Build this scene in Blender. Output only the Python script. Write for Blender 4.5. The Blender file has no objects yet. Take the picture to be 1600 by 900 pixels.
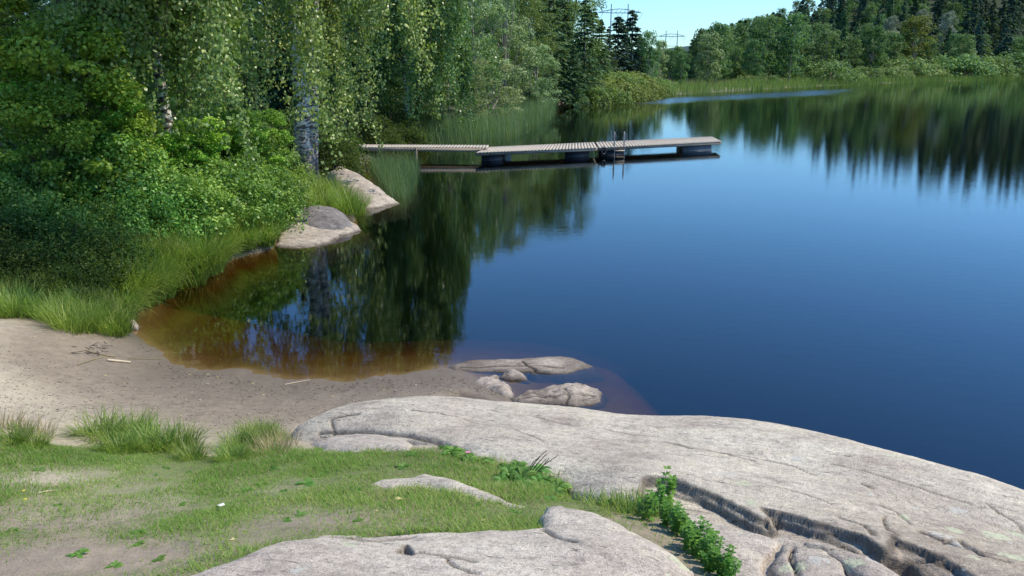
import bpy, math
import numpy as np
PI = math.pi
sc = bpy.context.scene
COL = sc.collection
R0 = np.random.default_rng(7)
# ------------------------------------------------------------------ camera maths
CZ, PITCH, FPX = 3.5, math.radians(15.1), 1300.0
cp, sp = math.cos(PITCH), math.sin(PITCH)
def ray(px, py):
    dx = (px - 800) / FPX; dy = (450 - py) / FPX
    return np.array([dx, dy * sp + cp, dy * cp - sp])
def Pz(px, py, z=0.0):
    d = ray(px, py); t = (z - CZ) / d[2]
    return np.array([d[0] * t, d[1] * t, z])
def WX(px, Y, z=0.5):
    return (px - 800) / FPX * (Y * cp + (CZ - z) * sp)
def ZT(py, Y):
    return CZ - Y * math.tan(PITCH + math.atan((py - 450) / FPX))
# ------------------------------------------------------------------ noise
def vnoise(x, y, seed=0):
    xi = np.floor(x).astype(np.int64); yi = np.floor(y).astype(np.int64)
    xf = x - xi; yf = y - yi
    u = xf * xf * xf * (xf * (xf * 6 - 15) + 10); v = yf * yf * yf * (yf * (yf * 6 - 15) + 10)
    def h(a, b):
        n = (a * 374761393 + b * 668265263 + seed * 974711) & 0x7fffffff
        n = ((n ^ (n >> 13)) * 1274126177) & 0x7fffffff
        n = ((n ^ (n >> 11)) * 668265263) & 0x7fffffff
        return ((n ^ (n >> 16)) & 0xffffff) / float(0xffffff)
    a = h(xi, yi); b = h(xi + 1, yi); c = h(xi, yi + 1); d = h(xi + 1, yi + 1)
    return (a * (1 - u) + b * u) * (1 - v) + (c * (1 - u) + d * u) * v
def fbm(x, y, oct=4, seed=0, gain=0.5):
    s = 0; a = 1; t = 0
    for i in range(oct):
        s = s + a * vnoise(x, y, seed + i * 17); t += a; a *= gain; x = x * 2.03 + 5.1; y = y * 2.03 + 1.7
    return s / t * 2 - 1
def sstep(a, b, x):
    t = np.clip((x - a) / (b - a), 0, 1); return t * t * (3 - 2 * t)
# ------------------------------------------------------------------ thin plate spline, signed distance
class TPS:
    def __init__(s, pts, smooth=1e-4):
        p = np.array(pts, float); s.c = p[:, :2]; n = len(p)
        K = s.k(np.hypot(s.c[:, None, 0] - s.c[None, :, 0], s.c[:, None, 1] - s.c[None, :, 1])) + np.eye(n) * smooth
        Pm = np.hstack([np.ones((n, 1)), s.c]); A = np.zeros((n + 3, n + 3))
        A[:n, :n] = K; A[:n, n:] = Pm; A[n:, :n] = Pm.T
        s.w = np.linalg.solve(A, np.concatenate([p[:, 2], np.zeros(3)])); s.n = n
    @staticmethod
    def k(r): return np.where(r > 1e-9, r * r * np.log(np.maximum(r, 1e-9)), 0)
    def __call__(s, x, y):
        o = s.w[s.n] + s.w[s.n + 1] * x + s.w[s.n + 2] * y
        for i in range(s.n):
            o = o + s.w[i] * s.k(np.hypot(x - s.c[i, 0], y - s.c[i, 1]))
        return o
def sdist(poly, x, y):
    """>0 inside polygon"""
    p = np.array(poly, float)[:, :2]; q = np.roll(p, -1, 0)
    d = np.full(np.shape(x), 1e9); ins = np.zeros(np.shape(x), bool)
    for (ax, ay), (bx, by) in zip(p, q):
        ex, ey = bx - ax, by - ay; L = ex * ex + ey * ey + 1e-12
        t = np.clip(((x - ax) * ex + (y - ay) * ey) / L, 0, 1)
        d = np.minimum(d, np.hypot(x - ax - t * ex, y - ay - t * ey))
        if abs(by - ay) > 1e-12:
            c = ((ay > y) != (by > y)) & (x < (bx - ax) * (y - ay) / (by - ay) + ax)
            ins ^= c
    return np.where(ins, d, -d)
def linedist(poly, x, y):
    p = np.array(poly, float)[:, :2]; d = np.full(np.shape(x), 1e9)
    for (ax, ay), (bx, by) in zip(p[:-1], p[1:]):
        ex, ey = bx - ax, by - ay; L = ex * ex + ey * ey + 1e-12
        t = np.clip(((x - ax) * ex + (y - ay) * ey) / L, 0, 1)
        d = np.minimum(d, np.hypot(x - ax - t * ex, y - ay - t * ey))
    return d
# ------------------------------------------------------------------ mesh building
def mesh(name, V, F, mats, tint=None, midx=None, smooth=False, col=None):
    V = np.ascontiguousarray(V, dtype=np.float32); F = np.ascontiguousarray(F, dtype=np.int32)
    me = bpy.data.meshes.new(name); k = F.shape[1]
    me.vertices.add(len(V)); me.vertices.foreach_set('co', V.ravel())
    me.loops.add(F.size); me.loops.foreach_set('vertex_index', F.ravel())
    me.polygons.add(len(F)); me.polygons.foreach_set('loop_start', np.arange(0, F.size, k, dtype=np.int32))
    if smooth: me.polygons.foreach_set('use_smooth', np.ones(len(F), bool))
    for m in (mats if isinstance(mats, (list, tuple)) else [mats]): me.materials.append(m)
    if midx is not None: me.polygons.foreach_set('material_index', np.ascontiguousarray(midx, dtype=np.int32))
    if tint is not None:
        a = me.attributes.new('tint', 'FLOAT', 'FACE'); a.data.foreach_set('value', np.ascontiguousarray(tint, dtype=np.float32))
    if col is not None:
        a = me.attributes.new('col', 'FLOAT_COLOR', 'POINT')
        c = np.ones((len(V), 4), np.float32); c[:, :col.shape[1]] = col; a.data.foreach_set('color', c.ravel())
    me.update(calc_edges=True); me.validate(); return me
def obj(name, me, parent=None, loc=(0, 0, 0), rz=0, s=1):
    o = bpy.data.objects.new(name, me); COL.objects.link(o); o.location = loc; o.rotation_euler = (0, 0, rz)
    o.scale = (s, s, s) if not hasattr(s, '__len__') else s
    if parent: o.parent = parent
    return o
def tag(o, label=None, cat=None, group=None, kind=None):
    if label: o['label'] = label
    if cat: o['category'] = cat
    if group: o['group'] = group
    if kind: o['kind'] = kind
    return o
def empty(name, loc, rz=0, s=1): return obj(name, None, None, loc, rz, s)
def join(parts):
    """parts: list of (V,F,tint array, material index)"""
    Vs, Fs, Ts, Ms, n = [], [], [], [], 0
    for V, F, t, m in parts:
        Vs.append(V); Fs.append(F + n); n += len(V)
        Ts.append(np.full(len(F), t) if np.isscalar(t) else t); Ms.append(np.full(len(F), m))
    return np.vstack(Vs), np.vstack(Fs), np.concatenate(Ts), np.concatenate(Ms)
def tube(path, rad, n=8):
    P = np.array(path, float); rad = np.broadcast_to(np.array(rad, float), (len(P),))
    T = np.gradient(P, axis=0); T /= np.linalg.norm(T, axis=1)[:, None] + 1e-9
    ref = np.array([0.0, 0, 1]) if abs(T[0, 2]) < 0.9 else np.array([1.0, 0, 0])
    A = np.cross(T, ref); A /= np.linalg.norm(A, axis=1)[:, None] + 1e-9; B = np.cross(T, A)
    th = np.arange(n) * 2 * PI / n
    V = P[:, None] + rad[:, None, None] * (np.cos(th)[None, :, None] * A[:, None] + np.sin(th)[None, :, None] * B[:, None])
    m = len(P); i = np.arange(m - 1)[:, None] * n; j = np.arange(n)[None]; j2 = (j + 1) % n
    F = np.stack([i + j, i + j2, i + n + j2, i + n + j], -1).reshape(-1, 4)
    return V.reshape(-1, 3), F
def box(c, sx, sy, sz, rz=0, M=None):
    v = np.array([[x, y, z] for x in (-.5, .5) for y in (-.5, .5) for z in (-.5, .5)]) * [sx, sy, sz]
    ca, sa = math.cos(rz), math.sin(rz)
    v = np.stack([v[:, 0] * ca - v[:, 1] * sa, v[:, 0] * sa + v[:, 1] * ca, v[:, 2]], 1) + np.array(c)
    return v, np.array([[0, 1, 3, 2], [4, 6, 7, 5], [0, 4, 5, 1], [2, 3, 7, 6], [0, 2, 6, 4], [1, 5, 7, 3]])
def unit(v): return v / (np.linalg.norm(v, axis=-1, keepdims=True) + 1e-9)
def cards(C, size, N, r, aspect=0.6):
    C = np.asarray(C, float); n = len(C); size = np.broadcast_to(size, (n,))
    N = unit(N); T = unit(np.cross(N, r.normal(size=(n, 3)))); B = np.cross(N, T)
    h = size[:, None] * .5; w = h * aspect
    V = np.stack([C - T * h, C + B * w - T * h * .1, C + T * h, C - B * w - T * h * .1], 1).reshape(-1, 3)
    return V, np.arange(n * 4).reshape(-1, 4)
def cards_t(C, T, size, r, aspect=0.5, nup=0.5):
    """cards with a given long axis T"""
    n = len(C); size = np.broadcast_to(size, (n,)); T = unit(T)
    N = unit(r.normal(size=(n, 3)) + np.array([0, 0, nup])); B = unit(np.cross(T, N))
    h = size[:, None] * .5; w = h * aspect
    V = np.stack([C - T * h, C + B * w, C + T * h, C - B * w], 1).reshape(-1, 3)
    return V, np.arange(n * 4).reshape(-1, 4)
def blades(P, h, w, yaw, lean, curve, nseg=2):
    n = len(P); f = lambda a: np.broadcast_to(np.asarray(a, float), (n,))
    h, w, yaw, lean, curve = map(f, (h, w, yaw, lean, curve))
    hd = np.stack([np.cos(yaw), np.sin(yaw), np.zeros(n)], 1); wd = np.stack([-np.sin(yaw), np.cos(yaw), np.zeros(n)], 1)
    pos = np.array(P, float); L = []
    for i in range(nseg + 1):
        t = i / nseg; ww = (w * .5 * (1 - t ** 1.6 * .93))[:, None]
        L.append(np.stack([pos - wd * ww, pos + wd * ww], 1))
        th = lean + curve * (i + .5) / nseg
        pos = pos + (hd * np.sin(th)[:, None] + np.array([0, 0, 1]) * np.cos(th)[:, None]) * (h / nseg)[:, None]
    V = np.stack(L, 1).reshape(-1, 3); m = (nseg + 1) * 2
    b = np.arange(n)[:, None] * m + np.arange(nseg)[None] * 2
    F = np.stack([b, b + 1, b + 3, b + 2], -1).reshape(-1, 4)
    return V, F
# ------------------------------------------------------------------ materials
def newmat(name):
    m = bpy.data.materials.new(name); m.use_nodes = True; nt = m.node_tree; nt.nodes.clear()
    return m, nt, nt.nodes, nt.links
def nd(nt, typ, ins=None, **kw):
    n = nt.nodes.new(typ)
    for k, v in kw.items(): setattr(n, k, v)
    for k, v in (ins or {}).items():
        if isinstance(v, bpy.types.NodeSocket): nt.links.new(v, n.inputs[k])
        else: n.inputs[k].default_value = v
    return n
def rgba(c): return (c[0], c[1], c[2], 1)
def ramp(nt, fac, stops, interp='LINEAR'):
    n = nt.nodes.new('ShaderNodeValToRGB'); n.color_ramp.interpolation = interp
    while len(n.color_ramp.elements) < len(stops): n.color_ramp.elements.new(.5)
    for e, (p, c) in zip(n.color_ramp.elements, stops):
        e.position = p; e.color = rgba(c) if hasattr(c, '__len__') else (c, c, c, 1)
    nt.links.new(fac, n.inputs[0]); return n.outputs[0]
def mixc(nt, fac, a, b, mode='MIX'):
    n = nt.nodes.new('ShaderNodeMix'); n.data_type = 'RGBA'; n.blend_type = mode
    for i, v in ((0, fac), (6, a), (7, b)):
        if isinstance(v, bpy.types.NodeSocket): nt.links.new(v, n.inputs[i])
        elif i == 0: n.inputs[0].default_value = v
        else: n.inputs[i].default_value = rgba(v)
    return n.outputs[2]
def noise(nt, vec, scale, detail=3, rough=.55, dist=0):
    n = nd(nt, 'ShaderNodeTexNoise', {'Scale': scale, 'Detail': detail, 'Roughness': rough, 'Distortion': dist})
    if vec is not None: nt.links.new(vec, n.inputs['Vector'])
    return n.outputs['Fac']
def out(nt, s): nt.links.new(s, nd(nt, 'ShaderNodeOutputMaterial').inputs[0])
def math_(nt, op, a, b=0.0, clamp=False):
    n = nt.nodes.new('ShaderNodeMath'); n.operation = op; n.use_clamp = clamp
    for i, v in enumerate((a, b)):
        if isinstance(v, bpy.types.NodeSocket): nt.links.new(v, n.inputs[i])
        else: n.inputs[i].default_value = v
    return n.outputs[0]
def bump(nt, h, strength=.3, dist=.02, normal=None):
    n = nd(nt, 'ShaderNodeBump', {'Height': h, 'Strength': strength, 'Distance': dist})
    if normal: nt.links.new(normal, n.inputs['Normal'])
    return n.outputs[0]
def leafmat(name, dark, mid, light, transl=.4, rough=.5, spec=.35, objvar=.25, hue=.03):
    m, nt, N, L = newmat(name)
    at = nd(nt, 'ShaderNodeAttribute', attribute_name='tint').outputs['Fac']
    oi = nd(nt, 'ShaderNodeObjectInfo').outputs['Random']
    c = ramp(nt, at, [(0, dark), (.55, mid), (1, light)])
    v = math_(nt, 'ADD', math_(nt, 'MULTIPLY', oi, objvar * 2), 1 - objvar)
    hs = nd(nt, 'ShaderNodeHueSaturation', {'Color': c, 'Value': v, 'Saturation': 1.0,
            'Hue': math_(nt, 'ADD', math_(nt, 'MULTIPLY', math_(nt, 'FRACT', math_(nt, 'MULTIPLY', oi, 7.3)), hue * 2), .5 - hue)})
    c = hs.outputs[0]
    p = nd(nt, 'ShaderNodeBsdfPrincipled', {'Base Color': c, 'Roughness': rough, 'Specular IOR Level': spec})
    tc = mixc(nt, .45, mixc(nt, 1, c, (1.7, 1.7, 1.3), 'MULTIPLY'), (.26, .42, .03)) if transl > 0 else c
    t = nd(nt, 'ShaderNodeBsdfTranslucent', {'Color': tc})
    out(nt, nd(nt, 'ShaderNodeMixShader', {0: transl, 1: p.outputs[0], 2: t.outputs[0]}).outputs[0]); return m
def barkmat(name, a, b, white=False, scale=6):
    m, nt, N, L = newmat(name)
    tc = nd(nt, 'ShaderNodeTexCoord').outputs['Object']
    mp = nd(nt, 'ShaderNodeMapping', {'Vector': tc, 'Scale': (1, 1, 3.0 if white else .25)}).outputs[0]
    n1 = noise(nt, mp, scale, 5, .7)
    if white:
        c = ramp(nt, n1, [(.46, b), (.56, a)])
        sz = nd(nt, 'ShaderNodeSeparateXYZ', {0: tc}).outputs[2]
        n2 = noise(nt, nd(nt, 'ShaderNodeMapping', {'Vector': tc, 'Scale': (1, 1, .25)}).outputs[0], 14, 4, .7)
        rough = ramp(nt, n2, [(.38, (.05, .045, .04)), (.6, (.24, .19, .15))])
        f = math_(nt, 'SUBTRACT', 1.25, math_(nt, 'MULTIPLY', sz, .62), True)
        c = mixc(nt, f, c, rough)
    else: c = ramp(nt, n1, [(.35, b), (.65, a)])
    p = nd(nt, 'ShaderNodeBsdfPrincipled', {'Base Color': c, 'Roughness': .85, 'Normal': bump(nt, n1, .8, .03)})
    out(nt, p.outputs[0]); return m
def simplemat(name, col, rough=.6, metal=0, nscale=None, var=.25, bumpd=.004, mapping=(1, 1, 1)):
    m, nt, N, L = newmat(name)
    tc = nd(nt, 'ShaderNodeTexCoord').outputs['Object']
    mp = nd(nt, 'ShaderNodeMapping', {'Vector': tc, 'Scale': mapping}).outputs[0]
    n1 = noise(nt, mp, nscale or 8, 4, .6)
    c = ramp(nt, n1, [(.3, tuple(x * (1 - var) for x in col)), (.7, tuple(min(1, x * (1 + var)) for x in col))])
    p = nd(nt, 'ShaderNodeBsdfPrincipled', {'Base Color': c, 'Roughness': rough, 'Metallic': metal, 'Normal': bump(nt, n1, .4, bumpd)})
    out(nt, p.outputs[0]); return m

def groundmat():
    m, nt, N, L = newmat('ground_soil')
    tc = nd(nt, 'ShaderNodeTexCoord').outputs['Object']
    a = nd(nt, 'ShaderNodeAttribute', attribute_name='col').outputs['Color']
    f1 = noise(nt, tc, 9, 6, .7); f2 = noise(nt, tc, 90, 3, .7)
    k = ramp(nt, f1, [(.3, .78), (.7, 1.2)]); k2 = ramp(nt, f2, [(.32, .62), (.45, 1.0), (.7, 1.12)])
    c = mixc(nt, 1, mixc(nt, 1, a, k, 'MULTIPLY'), k2, 'MULTIPLY')
    z = nd(nt, 'ShaderNodeSeparateXYZ', {0: tc}).outputs[2]
    # light absorbed by stained water, painted into the bed: amber, dark brown, black
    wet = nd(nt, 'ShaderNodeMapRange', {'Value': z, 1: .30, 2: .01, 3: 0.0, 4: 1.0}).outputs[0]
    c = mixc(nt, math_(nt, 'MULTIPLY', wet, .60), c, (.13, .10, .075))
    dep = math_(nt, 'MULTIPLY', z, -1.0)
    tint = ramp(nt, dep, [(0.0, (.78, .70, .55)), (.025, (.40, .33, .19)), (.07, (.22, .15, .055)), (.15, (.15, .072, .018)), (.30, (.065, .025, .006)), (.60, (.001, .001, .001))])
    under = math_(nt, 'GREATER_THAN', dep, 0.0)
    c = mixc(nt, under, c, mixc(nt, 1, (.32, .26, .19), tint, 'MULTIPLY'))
    r = nd(nt, 'ShaderNodeMapRange', {'Value': wet, 3: .95, 4: .45}).outputs[0]
    h = math_(nt, 'ADD', math_(nt, 'MULTIPLY', f1, .6), math_(nt, 'MULTIPLY', f2, .4))
    p = nd(nt, 'ShaderNodeBsdfPrincipled', {'Base Color': c, 'Roughness': r, 'Specular IOR Level': math_(nt, 'MULTIPLY', math_(nt, 'SUBTRACT', 1.0, under), .3), 'Normal': bump(nt, h, .55, .03)})
    out(nt, p.outputs[0]); return m

def rockmat(name, a, b, c3, strike=-.52, lichen=.0, dark=.0):
    m, nt, N, L = newmat(name)
    tc = nd(nt, 'ShaderNodeTexCoord').outputs['Object']
    ro = nd(nt, 'ShaderNodeMapping', {'Vector': tc, 'Rotation': (0, 0, strike * -1), 'Scale': (1, 1, 1)}).outputs[0]
    st = nd(nt, 'ShaderNodeMapping', {'Vector': ro, 'Scale': (1.0, 3.6, 3.6)}).outputs[0]
    n0 = noise(nt, tc, 1.1, 4, .6); n1 = noise(nt, st, 2.2, 7, .68, .6); n2 = noise(nt, tc, 22, 5, .7); n3 = noise(nt, tc, 160, 3, .6)
    n4 = noise(nt, st, 5, 5, .65, .6); n5 = noise(nt, tc, 55, 4, .75)
    c = ramp(nt, n1, [(.28, b), (.5, a), (.72, c3)])
    c = mixc(nt, 1, c, ramp(nt, n0, [(.3, (.76, .72, .72)), (.6, (1.06, 1.05, 1.03))]), 'MULTIPLY')
    c = mixc(nt, 1, c, ramp(nt, n2, [(.3, .70), (.52, 1.02), (.75, 1.14)]), 'MULTIPLY')
    c = mixc(nt, 1, c, ramp(nt, n3, [(.34, .45), (.46, 1.0), (.66, 1.25)]), 'MULTIPLY')
    c = mixc(nt, 1, c, ramp(nt, n5, [(.34, .72), (.47, 1.0), (.62, 1.05), (.74, 1.25)]), 'MULTIPLY')
    nb = noise(nt, nd(nt, 'ShaderNodeMapping', {'Vector': ro, 'Scale': (1.0, 2.2, 2.2)}).outputs[0], 1.7, 6, .72, .8)
    c = mixc(nt, 1, c, ramp(nt, nb, [(.30, (.62, .58, .60)), (.46, (.97, .95, .95)), (.60, (1.04, 1.03, 1.0)), (.74, (1.22, 1.2, 1.12))]), 'MULTIPLY')
    # hairline dark streaks along the strike
    stk = nd(nt, 'ShaderNodeMapping', {'Vector': ro, 'Scale': (1.5, 16.0, 16.0)}).outputs[0]
    ns = noise(nt, stk, 2.0, 3, .5, 1.2)
    c = mixc(nt, 1, c, ramp(nt, ns, [(.0, 1.0), (.30, .42), (.325, 1.0)]), 'MULTIPLY')
    at = nd(nt, 'ShaderNodeAttribute', attribute_name='col')
    sx = nd(nt, 'ShaderNodeSeparateColor', {0: at.outputs['Color']})
    # lichen rosettes where the mask is high
    vt = nd(nt, 'ShaderNodeTexVoronoi', {'Vector': nd(nt, 'ShaderNodeVectorMath', {0: tc, 1: nd(nt, 'ShaderNodeVectorMath', {0: nd(nt, 'ShaderNodeTexNoise', {'Vector': tc, 'Scale': 30.0}).outputs['Color'], 1: (.07, .07, .07)}, operation='MULTIPLY').outputs[0]}, operation='ADD').outputs[0], 'Scale': 6.5})
    sel = nd(nt, 'ShaderNodeSeparateColor', {0: vt.outputs['Color']})
    big = math_(nt, 'MULTIPLY', sel.outputs[0], .46)
    lm = math_(nt, 'MULTIPLY', math_(nt, 'LESS_THAN', vt.outputs['Distance'], big), math_(nt, 'GREATER_THAN', sx.outputs[0], sel.outputs[1]))
    lm = math_(nt, 'MULTIPLY', lm, ramp(nt, n5, [(.38, .0), (.46, .95)]))
    lc = mixc(nt, math_(nt, 'GREATER_THAN', sel.outputs[2], .45), (.52, .48, .40), (.52, .52, .34))
    c = mixc(nt, math_(nt, 'MULTIPLY', sx.outputs[0], 1.0, True), c, mixc(nt, 1, c, (.66, .62, .61), 'MULTIPLY'))
    c = mixc(nt, lm, c, lc)
    c = mixc(nt, math_(nt, 'MULTIPLY', sx.outputs[1], .9, True), c, (.035, .028, .022))     # darker cracks and ledge faces
    wet = nd(nt, 'ShaderNodeMapRange', {'Value': sx.outputs[2], 1: .0, 2: 1.0, 3: 1.0, 4: .38}).outputs[0]
    c = mixc(nt, 1, c, wet, 'MULTIPLY')
    h = math_(nt, 'ADD', math_(nt, 'ADD', math_(nt, 'MULTIPLY', n4, .7), math_(nt, 'MULTIPLY', n2, .55)), math_(nt, 'MULTIPLY', n5, .28))
    gp = nd(nt, 'ShaderNodeNewGeometry').outputs['Position']; dz_ = math_(nt, 'MULTIPLY', nd(nt, 'ShaderNodeSeparateXYZ', {0: gp}).outputs[2], -1.0)
    c = mixc(nt, 1, c, ramp(nt, dz_, [(0, (1, 1, 1)), (.008, (.36, .30, .2)), (.05, (.16, .10, .035)), (.14, (.05, .02, .006)), (.3, (.004, .002, .001))]), 'MULTIPLY')  # light absorbed under water, painted into the rock below the waterline
    h = math_(nt, 'ADD', h, ramp(nt, ns, [(.0, .6), (.30, .0), (.325, .6)]))
    p = nd(nt, 'ShaderNodeBsdfPrincipled', {'Base Color': c, 'Roughness': .88, 'Specular IOR Level': .25, 'Normal': bump(nt, h, .9, .022)})
    out(nt, p.outputs[0]); return m

def watermat():
    m, nt, N, L = newmat('lake_water')
    tc = nd(nt, 'ShaderNodeTexCoord').outputs['Object']
    at = nd(nt, 'ShaderNodeAttribute', attribute_name='col')
    s = nd(nt, 'ShaderNodeSeparateColor', {0: at.outputs['Color']})
    n1 = noise(nt, nd(nt, 'ShaderNodeMapping', {'Vector': tc, 'Rotation': (0, 0, .5), 'Scale': (1, 2.2, 1)}).outputs[0], 2.6, 3, .55)
    n2 = noise(nt, nd(nt, 'ShaderNodeMapping', {'Vector': tc, 'Rotation': (0, 0, -.25), 'Scale': (1, 1.8, 1)}).outputs[0], 13, 2, .5)
    n3 = noise(nt, tc, .35, 2, .5)
    amp = nd(nt, 'ShaderNodeMapRange', {'Value': s.outputs[0], 3: .10, 4: 1.0}, clamp=False).outputs[0]
    h = math_(nt, 'ADD', math_(nt, 'MULTIPLY', n1, .0018), math_(nt, 'MULTIPLY', n2, .0007))
    h = math_(nt, 'MULTIPLY', h, amp)
    b = nd(nt, 'ShaderNodeBump', {'Height': h, 'Strength': 1.0, 'Distance': 1.0}).outputs[0]
    fr = nd(nt, 'ShaderNodeFresnel', {'IOR': 1.50, 'Normal': b}).outputs[0]
    rg = nd(nt, 'ShaderNodeMapRange', {'Value': s.outputs[1], 3: 0.004, 4: .15}).outputs[0]
    g = nd(nt, 'ShaderNodeBsdfGlossy', {'Color': (.90, .96, 1, 1), 'Roughness': rg, 'Normal': b})
    t = nd(nt, 'ShaderNodeBsdfTransparent', {'Color': (.95, .90, .80, 1)})
    out(nt, nd(nt, 'ShaderNodeMixShader', {0: fr, 1: t.outputs[0], 2: g.outputs[0]}).outputs[0]); return m

M = {}
M['ground'] = groundmat()
M['granite'] = rockmat('granite', (.58, .52, .405), (.48, .425, .33), (.67, .61, .485))
M['granite_grey'] = rockmat('granite_grey', (.54, .475, .385), (.42, .37, .295), (.64, .57, .47), strike=-.4)
M['granite_pale'] = rockmat('granite_pale', (.44, .375, .30), (.31, .26, .21), (.54, .47, .39), strike=.3)
M['granite_dark'] = rockmat('granite_dark', (.21, .19, .18), (.13, .12, .11), (.31, .29, .27), strike=.3)
M['water'] = watermat()
M['birch_leaf'] = leafmat('birch_leaf', (0.07, 0.121, 0.027), (0.217, 0.324, 0.079), (0.696, 0.75, 0.331), 0.32, .38, .5)
M['maple_leaf'] = leafmat('maple_leaf', (0.103, 0.192, 0.023), (0.273, 0.434, 0.049), (0.579, 0.75, 0.117), 0.36, .5)
M['shrub_leaf'] = leafmat('shrub_leaf', (0.063, 0.137, 0.022), (0.174, 0.31, 0.055), (0.417, 0.578, 0.124), 0.34, .45)
M['under_leaf'] = leafmat('under_leaf', (.018, .036, .008), (.050, .085, .018), (.115, .165, .04), .32, .6, .15)  # leaf colour darkened to stand in for shade above the beach
M['shade_leaf'] = leafmat('shade_leaf', (.015, .032, .008), (.035, .065, .015), (.07, .115, .028), .25, .6, .15)  # darkened woodland leaf: shade of the gaps is put into the colour
M['wood_leaf'] = leafmat('woodland_leaf', (0.056, 0.108, 0.022), (0.157, 0.242, 0.051), (0.356, 0.442, 0.124), 0.32, .45)
M['pale_leaf'] = leafmat('pale_leaf', (0.112, 0.162, 0.061), (0.265, 0.341, 0.14), (0.516, 0.591, 0.304), 0.3, .5)
M['hazed_far_leaf'] = leafmat('hazed_far_leaf', (0.05, 0.106, 0.048), (0.1, 0.181, 0.069), (0.188, 0.275, 0.106), .35, .6, .2, .3, .035)  # bluer leaf base colour stands in for distance haze
M['gold_leaf'] = leafmat('yellowing_leaf', (.09, .12, .025), (.17, .19, .04), (.26, .27, .08), .3, .6, .2)
M['bright_willow'] = leafmat('bright_willow_leaf', (.12, .17, .045), (.21, .28, .075), (.32, .38, .12), .3, .6, .2, .12)
M['silver_leaf'] = leafmat('silver_leaf', (.17, .19, .15), (.26, .27, .21), (.36, .36, .31), .25, .6, .2, .15)
M['willow_leaf'] = leafmat('willow_leaf', (0.07, 0.116, 0.037), (0.174, 0.262, 0.086), (0.348, 0.464, 0.158), .28, .6, .2, .2)
M['spruce_needle'] = leafmat('spruce_needle', (0.041, 0.084, 0.041), (0.081, 0.142, 0.061), (0.149, 0.223, 0.095), .22, .6, .2, .3)
M['dark_needle'] = leafmat('dark_spruce_needle', (0.025, 0.06, 0.045), (0.053, 0.103, 0.07), (0.094, 0.156, 0.094), .2, .6, .2, .3)  # blue-green base: haze over the far hill is put into the colour
M['light_needle'] = leafmat('light_needle', (0.048, 0.096, 0.04), (0.096, 0.168, 0.067), (0.168, 0.264, 0.104), .18, .6, .2, .2)
M['grass'] = leafmat('grass_blade', (0.121, 0.207, 0.031), (0.217, 0.345, 0.055), (0.435, 0.483, 0.142), .45, .5, .3, .1, .01)
M['long_grass'] = leafmat('long_grass_blade', (0.075, 0.144, 0.022), (0.213, 0.314, 0.055), (0.527, 0.551, 0.17), .48, .45, .4, .18, .015)
M['dry_grass'] = leafmat('dry_grass_blade', (.22, .17, .09), (.36, .28, .15), (.5, .42, .25), .3, .6, .2, .1, .01)
M['reed'] = leafmat('reed_blade', (0.084, 0.144, 0.054), (0.156, 0.24, 0.102), (0.312, 0.348, 0.18), .35, .5, .3, .1, .01)
M['far_reed'] = leafmat('far_reed_blade', (0.091, 0.156, 0.039), (0.169, 0.26, 0.065), (0.286, 0.351, 0.104), .3, .6, .2, .1, .01)
M['weed'] = leafmat('weed_leaf', (.08, .18, .03), (.16, .31, .06), (.28, .44, .12), .42, .5, .25, .15, .015)
M['nettle'] = leafmat('nettle_leaf', (.05, .14, .02), (.12, .27, .04), (.22, .40, .08), .42, .5, .25, .15, .01)
M['birch_bark'] = barkmat('birch_bark', (.88, .80, .70), (.06, .05, .045), True, 5)
M['pale_bark'] = barkmat('pale_bark', (.55, .46, .38), (.22, .17, .14))
M['dark_bark'] = barkmat('dark_bark', (.11, .085, .065), (.03, .025, .02))
M['pine_bark'] = barkmat('pine_bark', (.34, .19, .11), (.13, .08, .055))
M['twig'] = barkmat('twig_bark', (.10, .07, .05), (.05, .035, .03))
M['deck'] = simplemat('weathered_decking', (.50, .42, .32), .85, 0, 6, .25, .004, (1, 1, 1))
M['beam'] = simplemat('weathered_beam', (.36, .29, .22), .85, 0, 5, .3, .004, (.3, 1, 3))
M['float_black'] = simplemat('black_float', (.018, .018, .022), .45)
M['float_grey'] = simplemat('grey_float', (.16, .17, .19), .5)
M['steel'] = simplemat('ladder_steel', (.30, .30, .31), .5, .6)
M['pylon'] = simplemat('galvanised_steel', (.34, .40, .46), .6, .3)
M['stick'] = simplemat('peeled_stick', (.62, .50, .33), .7)
M['petal'] = simplemat('pink_petal', (.62, .24, .34), .6)
M['yellow'] = simplemat('yellow_petal', (.75, .56, .04), .6)
M['white'] = simplemat('white_scrap', (.75, .72, .66), .6)
M['yleaf'] = simplemat('fallen_yellow_leaf', (.60, .48, .20), .7)
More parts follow.
